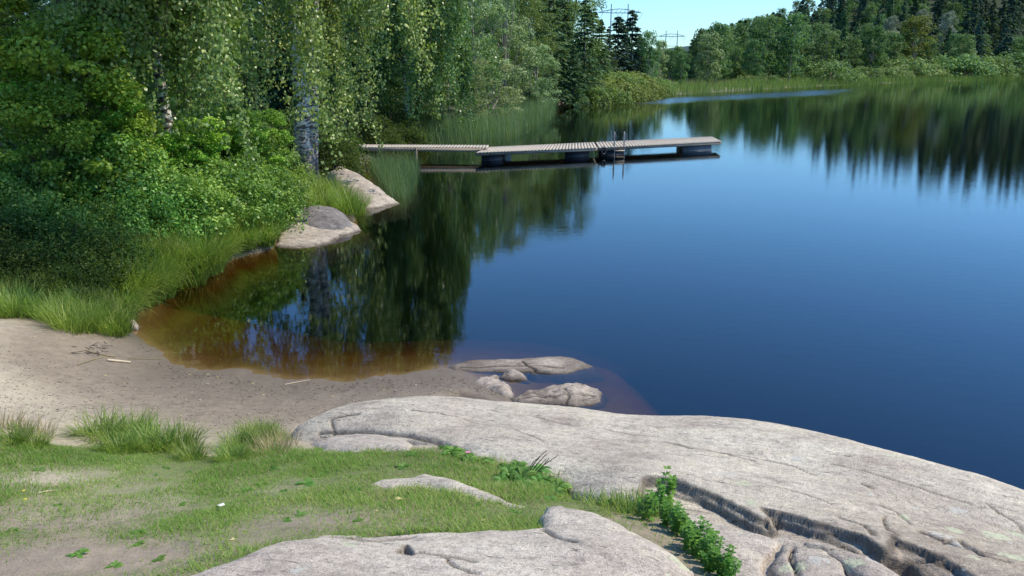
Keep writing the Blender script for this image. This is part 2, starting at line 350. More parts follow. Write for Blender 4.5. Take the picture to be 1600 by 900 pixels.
# ------------------------------------------------------------------ plan of the place
def W(pts, z=0.0): return [Pz(p[0], p[1], p[2] if len(p) > 2 else z) for p in pts]
crest = W([(455, 668, .55), (520, 640, .66), (640, 620, .76), (720, 621, .79), (800, 628, .81), (900, 636, .83), (1000, 650, .82), (1060, 649, .86), (1140, 655, .90),
           (1300, 685, .97), (1450, 725, 1.05), (1600, 770, 1.10), (1750, 822, 1.13)])
nearR = [np.array([60, -60, 0]), np.array([25, -12, 0]), np.array([12, -1, 0]), np.array([7, 2.6, 0])] + \
        [p + np.array([.45, 1.15, 0]) for p in crest[::-1][:6]] + [crest[6] + np.array([.1, 1.0, 0])]
shore = nearR + W([(930, 640), (880, 634), (800, 628), (790, 618), (812, 604), (770, 596), (745, 588), (700, 582), (650, 587), (600, 590), (500, 592), (400, 590), (330, 582), (280, 568),
        (243, 550), (222, 535), (208, 521), (198, 505), (212, 485), (240, 472), (246, 452), (290, 440), (335, 427), (362, 405), (425, 390), (434, 372), (442, 352), (475, 345), (520, 340), (556, 348), (550, 330), (545, 312), (548, 296), (558, 284), (566, 272), (560, 262),
        (575, 252), (600, 244), (604, 230), (640, 222), (700, 208), (760, 192), (800, 180), (850, 168), (885, 161), (900, 164), (945, 160), (1000, 152), (1100, 145.5), (1250, 136.5),
        (1400, 129.5), (1600, 123.5), (1800, 120.5), (2200, 118)]) + [np.array([330, 260, 0]), np.array([520, 150, 0]), np.array([560, -60, 0])]
shore = np.array(shore)
ctrl = [(260, 560, 0), (320, 580, 0), (400, 590, 0), (500, 592, 0), (600, 590, 0), (700, 582, 0), (770, 596, .0), (222, 535, 0),
        (300, 545, -.05), (400, 560, -.07), (500, 560, -.09), (600, 560, -.09), (700, 560, -.08), (300, 510, -.13), (400, 520, -.22), (500, 520, -.30), (600, 515, -.38), (650, 480, -.6), (500, 470, -.6), (350, 470, -.35), (250, 490, -.08),
        (740, 548, -.12), (800, 550, -.15), (850, 600, -.07), (900, 600, -.14), (900, 560, -.18), (960, 560, -.22), (960, 605, -.20), (1010, 580, -.32), (1015, 620, -.34), (1060, 560, -.8), (1070, 610, -1.0), (1000, 520, -.9), (900, 510, -.8), (1050, 640, -.9), (960, 640, -.5), (1100, 520, -1.6), (1200, 600, -2.0), (800, 500, -1.0), (760, 515, -.5),
        (0, 500, .50), (100, 520, .36), (100, 560, .30), (170, 560, .15), (100, 640, .50), (250, 600, .12), (250, 640, .33), (400, 640, .24), (550, 620, .13), (650, 605, .06), (0, 600, .58), (0, 680, .84), (200, 700, .64), (330, 700, .62), (440, 690, .58), (700, 610, .12), (760, 618, .1),
        (0, 760, 1.05), (150, 800, 1.2), (0, 900, 1.48), (200, 900, 1.52), (400, 800, 1.2), (500, 750, 1.02), (600, 720, .95), (350, 750, .93), (680, 700, .92), (750, 720, 1.0), (850, 760, 1.15), (950, 790, 1.26), (1050, 850, 1.40), (1150, 895, 1.46),
        (700, 790, 1.25), (600, 820, 1.38), (800, 822, 1.40), (500, 900, 1.62), (800, 900, 1.62), (1000, 900, 1.58), (1000, 690, .6), (1200, 700, .4), (1300, 740, .5), (1550, 800, .45), (1150, 840, 1.25), (1300, 880, 1.25), (1550, 890, 1.1)]
near = TPS(W(ctrl) + [c_ + np.array([.1, .75, -c_[2] - .02]) for c_ in crest[5::2]] + [c_ + np.array([.2, 1.5, -c_[2] - .45]) for c_ in crest[6::2]] + [c_ + np.array([.3, 2.4, -c_[2] - 1.1]) for c_ in crest[6::2]] + [np.array(v) for v in [(0, 0, 1.8), (-5, 0, 2.0), (5, 0, 1.6), (0, -5, 2.2), (-12, 4, 1.8), (-12, 9, .9), (9, -2, 1.2)]])
rock_holes = []      # polygons under which the soil is cut away
def hill_H(a): return np.interp(a, [.10, .16, .20, .27, .33, .38, .5, .62, 1.0, 1.6], [0, 1.0, 3, 8, 15, 24, 34, 38, 40, 40])
def terrain(x, y):
    x = np.asarray(x, float); y = np.asarray(y, float)
    sd = -sdist(shore, x, y)                      # >0 on land
    a = x / np.maximum(y, 1.0)
    wn = (1 - sstep(9.6, 10.8, y + .12 * np.minimum(x + 7, 0)))
    nz = np.clip(near(np.clip(x, -14, 12), np.clip(y, -6, 12)), -2.2, 2.4)
    nz = nz * sstep(-30, -10, x) + 1.8 * (1 - sstep(-30, -10, x))
    bed0 = -np.minimum(3.0, .22 * np.maximum(-sd, 0) + .05 * np.maximum(-sd, 0) ** 1.5)
    s_ = np.maximum(-sd, 0); shelf = -(.04 + .10 * s_ + 1.2 * np.maximum(0, s_ - 1.6) ** 1.3); shelf = np.maximum(shelf - 1.3 * sstep(1.1, 3.4, x) * np.minimum(s_, 1.5), -3)
    k1 = sstep(.0, .6, x) * (sd < 0); nz = nz * (1 - k1) + shelf * k1
    k2 = sstep(.1, .7, x) * (sd > -.1) * (y > 2.2); lim = np.clip(.35 * sd - .05, -.1, 1.6); lim2 = np.minimum(lim, 3.0)
    nz = nz * (1 - k2) + np.where(y > 4.0, np.minimum(nz, lim2), nz) * k2
    land = .26 * (1 - np.exp(-np.maximum(sd, 0) / .35)) + 6.5 * (1 - np.exp(-.15 * np.maximum(sd, 0) / 6.5))
    mz = .22 * (1 - np.exp(-np.maximum(sd, 0) / 2.0)) + hill_H(a) * sstep(14, 105, sd) + .002 * np.maximum(sd, 0)
    m = sstep(.055, .11, a) * sstep(45, 70, y); m = np.where(x > 60, 1, m)
    land = land * (1 - m) + mz * m
    land = land + (fbm(x * .9, y * .9, 4, 3) * .07 + fbm(x * .2, y * .2, 3, 5) * .15) * sstep(.2, 2, sd)
    cv = (1 - sstep(0, 4, x)) * (1 - sstep(11.2, 14.2, y)); st_ = sstep(11.6, 13.8, y) * (1 - sstep(20, 24, y)) * .45 * sstep(0, .25, -sd)
    bed = -np.minimum(3.0, (.22 - .10 * cv) * np.maximum(-sd, 0) + (.05 - .02 * cv) * np.maximum(-sd, 0) ** 1.5 + st_)
    z = np.where(sd > 0, land, bed)
    z = nz * wn + z * (1 - wn)
    ridge = sstep(420, 640, np.hypot(x, y)) * (11 + 7 * fbm(x * .006, y * .006, 4, 9))
    z = z + np.where(y > 0, ridge, 0)
    z = z + wn * .008 * fbm(x * 7, y * 7, 4, 15) * sstep(0, .1, z)
    return z + wn * (fbm(x * 3.1, y * 3.1, 4, 11) * .016 + fbm(x * .9, y * .9, 3, 12) * .03 * sstep(-.3, .1, z) * (1 - sstep(.3, .8, z)))
def terrain1(x, y): return float(terrain(np.array([x]), np.array([y]))[0])
_T = np.geomspace(1.5, 400, 500)
def ground(px, py):
    d = ray(px, py); x, y, z = d[0] * _T, d[1] * _T, CZ + d[2] * _T
    h = terrain(x, y); k = np.argmax(z < h)
    t = np.linspace(_T[k - 1], _T[k], 12); h = terrain(d[0] * t, d[1] * t); j = np.argmax(CZ + d[2] * t < h)
    return np.array([d[0] * t[j], d[1] * t[j], h[j]])

# ------------------------------------------------------------------ rocks
def rock(name, label, outline, ctl, mat, res, edge=.08, er=.08, wall=1.6, amp=.012, cracks=(), steps=(), group=None, cut=True, lichen=None, margin=.5, seed=1, zmin=-.6, strike=-.52, wet=0, cat='rock', oval=False):
    """heightfield boulder / slab: ctl gives the top surface, outline its edge"""
    out_ = np.array(W(outline) if not oval else outline)
    cz = np.array([p for p in ctl]); f = TPS(cz)
    x0, y0 = out_[:, :2].min(0) - margin; x1, y1 = out_[:, :2].max(0) + margin
    nx, ny = int((x1 - x0) / res) + 1, int((y1 - y0) / res) + 1
    X, Y = np.meshgrid(np.linspace(x0, x1, nx), np.linspace(y0, y1, ny))
    jx = fbm(X * 4, Y * 4, 3, seed + 50) * .05; jy = fbm(X * 4, Y * 4, 3, seed + 60) * .05
    sd = sdist(out_, X + jx, Y + jy)
    ca, sa = math.cos(strike), math.sin(strike); U = X * ca + Y * sa; Vv = -X * sa + Y * ca
    z = f(X, Y)
    z = z - edge * np.exp(-np.maximum(sd, 0) / er) - wall * np.maximum(-sd, 0) ** .85
    z = z + (.040 * (np.abs(fbm(X * 5 + jx * 8, Y * 15, 4, seed + 31)) - .25) * sstep(0, .05, sd) + .012 * fbm(X * 22, Y * 30, 3, seed + 33) if edge >= .02 and wall == .8 else 0) + amp * (1.6 * fbm(U * .9, Vv * 3.2, 4, seed) + .8 * fbm(U * 3, Vv * 14, 4, seed + 3) + .5 * fbm(X * 9, Y * 9, 4, seed + 8))
    C = np.zeros((ny, nx, 3))
    for line, wd, dp in cracks:
        d = linedist(W(line), X + jx * .5, Y + jy * .5) if not isinstance(line, np.ndarray) else linedist(line, X + jx * .5, Y + jy * .5)
        g = np.exp(-(d / wd) ** 2); z = z - dp * g; C[..., 1] = np.maximum(C[..., 1], g * .85)
    for poly, drop, soft in steps:                # regions that sit lower by a sharp ledge
        jf = fbm(X * 16, Y * 16, 3, seed + 70) * .012; s2 = sdist(poly, X + jx * .4 + jf, Y + jy * .4 + jf)
        lay = fbm(U * 1.4, Vv * 1.4, 3, seed + 90)
        for fr, of in ((.45, 0.0), (.30, .022 + .05 * np.clip(lay, -.2, 1)), (.25, .05 + .08 * np.clip(-lay, -.2, 1))):
            k = sstep(-soft, soft, s2 - of * min(1, drop / .08)); z = z - drop * fr * k
            g = np.exp(-((s2 - of) / (soft * 1.3)) ** 2); C[..., 1] = np.maximum(C[..., 1], g * .75)
    if lichen is not None: C[..., 0] = lichen(X, Y)
    if wet: C[..., 2] = 1 - sstep(.0, wet, z)
    keep = (sd > -margin * .95) & (z > zmin)
    V = np.stack([X, Y, z], -1).reshape(-1, 3)
    i = np.arange(ny - 1)[:, None] * nx + np.arange(nx - 1)[None]
    F = np.stack([i, i + 1, i + nx + 1, i + nx], -1).reshape(-1, 4)
    kf = keep.ravel()[F].all(1); F = F[kf]
    used, inv = np.unique(F, return_inverse=True); V = V[used]; F = inv.reshape(-1, 4)
    org = np.array([V[:, 0].mean(), V[:, 1].mean(), max(V[:, 2].min(), zmin)])
    me = mesh(name, V - org, F, M[mat], smooth=True, col=C.reshape(-1, 3)[used])
    o = obj(name, me, None, org); tag(o, label, cat, group)
    if cut: rock_holes.append(out_)
    return o, (lambda x, y: f(x, y))

# the great whaleback slab
back = [p + np.array([.06, .38, -.27]) for p in crest] + [p + np.array([.15, .85, -.85]) for p in crest[::2]] + [p + np.array([.25, 1.5, -1.7]) for p in crest[::2]]
wb = crest + back + W([(470, 690, .60), (560, 660, .74), (640, 660, .86), (740, 650, .87), (900, 670, .98), (1040, 690, 1.06), (700, 690, .97), (820, 725, 1.08), (950, 740, 1.20), (1010, 742, 1.25), (1100, 720, 1.16), (1250, 740, 1.20),
        (1130, 778, 1.30), (1230, 803, 1.36), (1350, 842, 1.43), (1300, 780, 1.32), (1450, 800, 1.28), (1450, 885, 1.48), (1600, 830, 1.28), (1600, 900, 1.48), (1750, 900, 1.36), (1550, 960, 1.56), (1300, 930, 1.50), (960, 775, 1.24), (880, 750, 1.13), (1000, 850, 1.3), (1150, 900, 1.42)])
wbf = TPS(wb)
def onrock(px, py, f=wbf):
    d = ray(px, py); t = np.linspace(1.5, 9, 1500); h = f(d[0] * t, d[1] * t); k = np.argmax(CZ + d[2] * t < h)
    return np.array([d[0] * t[k], d[1] * t[k], h[k]])
ledge = [onrock(*p) for p in [(1006, 744), (1050, 745), (1085, 756), (1125, 776), (1160, 793), (1176, 805), (1200, 812), (1188, 790), (1230, 802), (1290, 820), (1345, 838), (1375, 860), (1420, 870), (1460, 892), (1500, 915)]]
lower = ledge + [onrock(*p) for p in [(1520, 1100), (1200, 1100), (1000, 900), (990, 800)]]
ledge2 = [onrock(*p) for p in [(1392, 838), (1400, 846), (1440, 860), (1480, 880), (1530, 905)]]
wb_out = [p + np.array([.3, 1.7, 0]) for p in crest[:-1]] + [np.array([6.5, 3.0, 0]), np.array([5.5, .8, 0]), np.array([3.2, .2, 0])] + \
    [onrock(*p) for p in [(1560, 1000), (1300, 960), (1120, 930), (1075, 850), (1030, 800), (985, 778), (940, 770), (900, 757), (860, 742), (820, 730), (770, 708), (720, 694), (660, 684), (600, 678), (540, 681), (480, 692), (445, 684), (440, 668)]]
wb_out[0] = crest[0] + np.array([-.05, .25, 0]); wb_out[1] = crest[1] + np.array([-.1, .8, 0])
def lich(X, Y):
    c = onrock(1500, 870)
    return np.clip(1.0 * np.exp(-((X - c[0]) ** 2 + (Y - c[1]) ** 2) / .6) + .05 * sstep(.5, 2.4, X) * sstep(4.6, 3.4, Y), 0, 1)
L_ = lambda pts: np.array([onrock(*p) for p in pts])
rock('whaleback_rock', 'huge smooth pinkish grey granite whaleback sloping into the lake at right', wb_out, wb, 'granite', .0105, edge=.05, er=.09, wall=.9, amp=.010, lichen=lich, seed=4, oval=True, margin=.35, strike=-.50,
     steps=[(lower, .075, .012), (np.array(ledge2 + [onrock(1500, 960), onrock(1380, 880)]), .045, .012)],
     cracks=[(L_([(1035, 690), (1080, 700), (1120, 706), (1150, 711)]), .010, .012), (L_([(1215, 800), (1196, 815), (1190, 806)]), .012, .02), (L_([(455, 664), (520, 655), (560, 648)]), .012, .012), (L_([(500, 676), (560, 672), (640, 676), (700, 688)]), .02, .02),
             (L_([(1140, 711), (1180, 722)]), .008, .010), (L_([(1310, 806), (1350, 822), (1362, 838)]), .010, .016), (L_([(1440, 832), (1490, 850), (1540, 868)]), .016, .025), (L_([(1345, 755), (1370, 764)]), .008, .010),
             (L_([(1120, 706), (1180, 716), (1240, 728), (1280, 744)]), .006, .008), (L_([(930, 668), (985, 678), (1030, 682)]), .006, .007), (L_([(760, 640), (830, 650), (900, 668)]), .006, .006), (L_([(1376, 790), (1400, 800), (1425, 818)]), .007, .012),
             (L_([(1300, 726), (1380, 744), (1450, 770), (1520, 790)]), .006, .007), (L_([(1452, 846), (1475, 852), (1490, 842)]), .008, .014), (L_([(1425, 866), (1465, 872), (1520, 900)]), .010, .03), (L_([(1380, 806), (1384, 824), (1400, 838)]), .007, .014),
             (L_([(1500, 846), (1540, 872), (1575, 880)]), .012, .022), (L_([(640, 642), (720, 654), (800, 672), (850, 690)]), .006, .006), (L_([(1180, 752), (1250, 770), (1310, 790)]), .005, .006), (L_([(1545, 790), (1580, 812), (1600, 830)]), .007, .01)])
def slabf(off): return lambda p: onrock(*p) - np.array([0, 0, off])
def lowslab(name, label, px, off, mat='granite_grey', **kw):
    o = [onrock(*p) for p in px]; c = np.mean(o, axis=0)
    ctl = [p - np.array([0, 0, off]) for p in o] + [c - np.array([0, 0, off - .02])]
    return rock(name, label, o, ctl, mat, .012, oval=True, margin=.12, zmin=.5, cut=False, **kw)
lowslab('rock_slab', 'flat grey rock slab below the dark ledge, beside the nettles', [(1062, 786), (1100, 790), (1140, 803), (1180, 818), (1207, 832), (1212, 845), (1197, 858), (1192, 880), (1200, 960), (1130, 950), (1110, 880), (1075, 840), (1050, 815)], .045, edge=.010, er=.010, seed=21,
        lichen=lambda X, Y: X * 0 + .12)
lowslab('rock_block', 'cracked grey rock block right of the dark cleft with a small plant', [(1224, 838), (1255, 840), (1300, 850), (1322, 868), (1345, 905), (1370, 960), (1222, 960), (1212, 890), (1212, 858)], .035, edge=.012, er=.012, seed=22,
        cracks=[(L_([(1240, 845), (1236, 862), (1246, 880), (1252, 930)]), .008, .04)], lichen=lambda X, Y: X * 0 + .4)
lowslab('rock_wedge', 'narrow grey rock wedge between the ledge and the cracked block', [(1262, 836), (1305, 842), (1352, 858), (1400, 880), (1440, 905), (1480, 960), (1390, 960), (1345, 895), (1318, 862)], .03, edge=.012, er=.012, seed=23,
        lichen=lambda X, Y: X * 0 + .45)
# front slab at the photographer's feet
fs_out = W([(230, 915, 1.6), (300, 890, 1.6), (370, 868, 1.55), (430, 848, 1.5), (500, 836, 1.46), (560, 834, 1.44), (650, 828, 1.44), (740, 829, 1.45), (805, 826, 1.46), (845, 820, 1.46), (843, 800, 1.44), (850, 786, 1.42), (880, 785, 1.42), (930, 797, 1.44), (985, 819, 1.48), (1040, 850, 1.51), (1085, 880, 1.53), (1120, 915, 1.55), (1150, 990, 1.6)]) + \
    [np.array([.75, 1.2, 0]), np.array([-1.6, 1.2, 0])]
fs_ct = W([(300, 900, 1.62), (430, 860, 1.56), (560, 840, 1.47), (740, 833, 1.49), (840, 830, 1.50), (860, 790, 1.45), (900, 797, 1.47), (990, 824, 1.50), (1080, 880, 1.53), (1000, 870, 1.60), (900, 850, 1.60), (800, 880, 1.62), (650, 880, 1.60), (500, 880, 1.60), (1050, 930, 1.58), (1120, 930, 1.52), (800, 1000, 1.70), (500, 1000, 1.70)]) + [np.array([0, 1.2, 1.75]), np.array([-1.4, 1.4, 1.72]), np.array([.7, 1.3, 1.66])]
fsf = TPS(fs_ct)
on2 = lambda pts: np.array([onrock(p[0], p[1], fsf) for p in pts])
rock('rock_slab', 'broad grey rock slab along the bottom edge with a small triangular notch', fs_out, fs_ct, 'granite_grey', .010, edge=.035, er=.03, wall=1.3, amp=.008, seed=31, oval=True, margin=.2, zmin=.9, strike=-.3,
     steps=[(on2([(633, 849), (620, 861), (648, 866), (640, 857)]), .08, .008)],
     cracks=[(on2([(650, 862), (700, 868), (745, 876)]), .008, .02), (on2([(702, 875), (715, 888), (750, 897)]), .008, .02), (on2([(845, 822), (870, 838), (900, 846)]), .012, .02), (on2([(520, 838), (590, 842), (640, 836)]), .02, .018)],
     lichen=lambda X, Y: .10 + .25 * sstep(.3, .8, X))
def low(name, label, outline, h, mat, **kw):
    """bare rock just showing through the turf: domed a few centimetres over the soil"""
    o = np.array([ground(*p) for p in outline]); c = o.mean(0); ctl = list(o + [0, 0, h * .5]) + [c + [0, 0, h]]
    return rock(name, label, o, ctl, mat, .012, oval=True, **kw)
low('rock_slab', 'long curved bare rock strip surrounded by grass in the foreground', [(570, 757), (600, 748), (640, 746), (665, 738), (700, 745), (740, 757), (780, 772), (828, 790), (826, 797), (790, 793), (740, 783), (700, 772), (660, 766), (610, 767)], .05, 'granite', edge=.05, er=.05, seed=41, margin=.15, zmin=.5, amp=.006)
low('rock_slab', 'small grey rock slab at the left toe of the whaleback', [(478, 694), (520, 683), (580, 682), (645, 684), (652, 694), (640, 706), (560, 708), (500, 708)], .07, 'granite_grey', edge=.06, er=.05, seed=42, margin=.15, zmin=.3, amp=.006)
# rocks in the shallows
def waterrock(label, outline, h, mat, edge, er, seed, res=.014, tops=(), **kw):
    o = W(outline); c = np.mean(o, axis=0)
    ctl = [p + np.array([0, 0, edge * .95]) for p in o] + [Pz(p[0], p[1], p[2]) for p in tops] + ([c + np.array([0, 0, h])] if not len(tops) else [])
    kw.setdefault('amp', .009); kw.setdefault('wet', .06)
    return rock('shore_rock', label, outline, ctl, mat, res, edge=edge, er=er, wall=.8, seed=seed, margin=.35, zmin=-.35, cut=False, **kw)
waterrock('long flat pale rock lying farthest out in the shallow water', [(700, 572), (735, 564), (800, 561), (850, 558), (895, 560), (924, 573), (885, 584), (820, 582), (760, 580), (715, 578)], .12, 'granite_pale', .018, .02, 51, tops=[(740, 568, .02), (800, 564, .04), (825, 564, .03), (850, 562, .06), (885, 565, .04)], cracks=[([(720, 572, .03), (770, 571, .04), (830, 570, .05), (880, 573, .04)], .012, .025), ([(815, 562, .04), (822, 572, .03), (835, 579, .02)], .012, .03)])
waterrock('small low rock between the two long rocks in the shallows', [(778, 590), (795, 582), (815, 584), (822, 593), (800, 595)], .08, 'granite_pale', .04, .04, 52)
waterrock('tiny dark rock just breaking the water surface', [(826, 584), (836, 582), (842, 585), (834, 587)], .03, 'granite_dark', .02, .03, 53)
waterrock('cracked rock slab half buried at the sandy water edge', [(728, 604), (750, 592), (775, 588), (782, 597), (800, 603), (806, 618), (785, 624), (765, 618), (740, 610)], .16, 'granite_pale', .05, .04, 54, tops=[(760, 594, .08), (785, 604, .09), (745, 603, .06), (795, 612, .08)], cracks=[([(730, 605, .1), (760, 610, .1), (785, 612, .1)], .02, .04)])
waterrock('pale pointed rock nearest the big whaleback in the water', [(792, 623), (820, 614), (860, 605), (905, 602), (944, 613), (938, 629), (900, 634), (850, 632), (815, 631)], .2, 'granite_pale', .020, .02, 55, tops=[(840, 618, .03), (870, 610, .05), (905, 607, .09), (925, 613, .05), (880, 619, .05)], cracks=[([(820, 622, .02), (870, 618, .05), (930, 618, .04)], .012, .03), ([(880, 606, .06), (890, 618, .05), (885, 630, .02)], .01, .02)])
# rocks on the left bank
def PYp(px, py, Y):
    d = ray(px, py); t = Y / d[1]; return np.array([d[0] * t, Y, CZ + d[2] * t])
def bankrock(label, outline, tops, mat, edge, er, seed, res=.03, **kw):
    """outline, tops: (px, py, distance Y) seen points; the foot of the rock is carried down to the water"""
    o = [PYp(*p) for p in outline]; ctl = [p + np.array([0, 0, edge * .9]) for p in o] + [PYp(*p) for p in tops]
    kw.setdefault('amp', .03); kw.setdefault('wet', .05)
    return rock('shore_rock', label, o, ctl, mat, res, edge=edge, er=er, wall=1.0, seed=seed, margin=.4, zmin=-.4, cut=False, oval=True, **kw)
bankrock('dark lichen covered boulder with pale sloping stone under it', [(460, 346, 17.55), (480, 358, 17.35), (505, 362, 17.3), (530, 354, 17.5), (548, 346, 17.8), (540, 336, 18.4), (510, 326, 18.9), (478, 326, 18.8), (458, 336, 18.2)],
    [(475, 330, 18.0), (500, 321, 18.35), (525, 328, 18.3), (495, 338, 17.8), (480, 345, 17.6), (520, 342, 17.7), (540, 342, 17.95)], 'granite_dark', .05, .07, 61, amp=.03)
bankrock('pale sloping stone slab in front of the dark boulder', [(432, 386, 16.1), (450, 389, 15.95), (480, 388, 16.0), (505, 380, 16.4), (530, 368, 17.05), (520, 360, 17.4), (480, 352, 17.6), (450, 346, 17.7), (438, 358, 17.2)],
    [(450, 350, 17.35), (480, 356, 17.25), (505, 366, 16.9), (460, 368, 16.8), (480, 376, 16.5)], 'granite_pale', .03, .05, 62)
bankrock('pale rounded stone lobe right of the dark boulder', [(500, 364, 17.25), (520, 366, 17.2), (545, 363, 17.4), (561, 356, 17.75), (555, 347, 18.15), (530, 342, 18.4), (508, 350, 18.0)],
    [(530, 347, 18.0), (545, 349, 17.95), (515, 356, 17.6), (540, 356, 17.6)], 'granite_pale', .04, .06, 63)
bankrock('long pale rock tongue sloping down into the water beside the reeds', [(548, 337, 20.1), (570, 334, 20.3), (600, 326, 20.8), (627, 319, 21.3), (612, 308, 21.8), (590, 292, 22.1), (560, 272, 22.8), (530, 258, 23.4), (515, 268, 22.8), (530, 290, 21.8), (540, 315, 20.9)],
    [(530, 266, 22.7), (556, 277, 22.3), (580, 293, 21.8), (604, 309, 21.45), (585, 316, 20.95), (560, 326, 20.5), (562, 304, 21.2), (545, 290, 21.7), (600, 318, 21.05)], 'granite_pale', .04, .08, 64, res=.035)
waterrock('small pale stone at the water edge below the shaded bank', [(192, 512), (198, 506), (212, 506), (219, 511), (214, 517), (200, 517)], .12, 'granite_pale', .05, .035, 65, res=.01)
bankrock('pale boulder at the foot of the far left shore below the spruces', [(866, 163, 75), (876, 164, 74.5), (887, 162, 75.3), (888, 156, 76.5), (876, 152, 77), (866, 156, 76.2)], [(874, 152, 75.9), (882, 155, 75.8)], 'granite_pale', .15, .3, 66, res=.1)
# ------------------------------------------------------------------ ground sheet
rr = np.concatenate([np.linspace(.3, 12, 420), np.geomspace(12.03, 2600, 300)])
th = np.concatenate([np.radians(np.arange(-52, 52.001, .14)), np.radians(np.arange(54, 307, 2.5))])
TH, RR = np.meshgrid(th, rr, indexing='ij')
GX, GY = np.sin(TH) * RR, np.cos(TH) * RR
GZ = terrain(GX, GY)
nearmask = RR < 14
for poly in rock_holes:
    s_ = np.full(GX.shape, -9.0); s_[nearmask] = sdist(poly, GX[nearmask], GY[nearmask])
    GZ = GZ - .22 * sstep(.02, .16, s_)
GSD = -sdist(shore, GX, GY)
turf_poly = np.array([ground(*p)[:2] for p in [(-150, 640), (0, 672), (60, 690), (130, 690), (150, 670), (300, 690), (330, 712), (352, 690), (400, 660), (440, 668), (450, 690), (500, 700)]] + [[1.2, 4.6], [2.2, 3.6], [2.0, 2.0], [1, -4], [-14, -4], [-14, 5]])
def turf_mask(x, y):
    """0..1 how grassy the foreground soil is"""
    s = sdist(turf_poly, x, y); n = fbm(x * 2.2, y * 2.2, 4, 77); n2 = fbm(x * .9 + 3, y * .9, 3, 78)
    g = sstep(-.05, .25, s + .18 * n)
    bare = sstep(-.02, .22, n2 + .30 * n - .02) * sstep(5.2, 3.6, y)
    dirt = np.exp(-(((x + 1.85) / .9) ** 2 + ((y - 3.15) / .38) ** 2)) + np.exp(-(((x + .9) / .7) ** 2 + ((y - 3.75) / .3) ** 2)) * .8 + np.exp(-(((x + 2.9) / .45) ** 2 + ((y - 4.75) / .35) ** 2)) * .9
    return g * (1 - .85 * bare) * (1 - np.clip(dirt * 1.1, 0, .97))
tm = np.zeros(GX.shape); k = RR < 9; tm[k] = turf_mask(GX[k], GY[k])
def C3(c): return np.array(c, float)
n1 = fbm(GX * 1.3, GY * 1.3, 4, 21); n2 = fbm(GX * .35, GY * .35, 4, 22)
sand = C3((.44, .365, .26)) * (1 + .12 * n1[..., None]); grey = C3((.26, .205, .145)) * (1 + .12 * n1[..., None])
fs = sstep(.34, .60, GZ + .12 * n2)[..., None]; base = grey * (1 - fs) + sand * fs
soil = C3((.32, .25, .18)); green = C3((.17, .19, .07))
kk = sstep(1.0, 1.3, GZ)[..., None] * (RR < 9)[..., None]; base = base * (1 - kk) + soil * kk
base = base * (1 - tm[..., None]) + green * tm[..., None]
wn = (1 - sstep(9.6, 10.8, GY + .12 * np.minimum(GX + 7, 0)))[..., None]
bankc = C3((.055, .062, .025)) * (1 + .3 * n1[..., None])
far_m = (sstep(.055, .11, GX / np.maximum(GY, 1)) * sstep(45, 70, GY))[..., None]
meadow = C3((.24, .22, .09)) * (1 + .3 * n1[..., None]); wood = C3((.035, .05, .022))
hillk = sstep(14, 26, GSD)[..., None]; fc = meadow * (1 - hillk) + wood * hillk
land = bankc * (1 - far_m) + fc * far_m
ridgek = sstep(350, 500, RR)[..., None]; land = land * (1 - ridgek) + C3((.05, .085, .07)) * ridgek
gcol = base * wn + land * (1 - wn)
nth, nr = GX.shape; i = np.arange(nth)[:, None] * nr + np.arange(nr - 1)[None]
i2 = ((np.arange(nth) + 1) % nth)[:, None] * nr + np.arange(nr - 1)[None]
F = np.stack([i, i + 1, i2 + 1, i2], -1).reshape(-1, 4)[:, ::-1]
V = np.stack([GX, GY, GZ], -1).reshape(-1, 3)
g = obj('ground', mesh('ground', V, F, M['ground'], smooth=True, col=gcol.reshape(-1, 3))); tag(g, kind='structure')
# ------------------------------------------------------------------ lake
wr = np.concatenate([np.linspace(3, 40, 75), np.geomspace(41, 420, 70)]); wt = np.radians(np.linspace(-60, 135, 150))
TT, WR = np.meshgrid(wt, wr, indexing='ij'); wx, wy = np.sin(TT) * WR, np.cos(TT) * WR
calm = sstep(-3, 12, wx + .18 * wy)         # sheltered cove at left is calmer
patch = np.zeros(wx.shape)
pp = np.array(W([(905, 166), (960, 157.5), (1100, 149.5), (1250, 141), (1340, 138.5), (1300, 148), (1150, 155.5), (1000, 163)]))
ps = sdist(pp, wx, wy); patch = sstep(-2.5, 2.5, ps)
ncs = fbm(wx * .05, wy * .05, 3, 5)
wc = np.stack([np.clip(.18 + .5 * calm + .15 * ncs + patch * 14.0, 0, 16), patch, patch * 0], -1)
nth, nr = wx.shape; i = np.arange(nth - 1)[:, None] * nr + np.arange(nr - 1)[None]
F = np.stack([i, i + nr, i + nr + 1, i + 1], -1).reshape(-1, 4)
w_ = obj('water', mesh('water', np.stack([wx, wy, wx * 0], -1).reshape(-1, 3), F, M['water'], smooth=True, col=wc.reshape(-1, 3))); tag(w_, kind='structure')

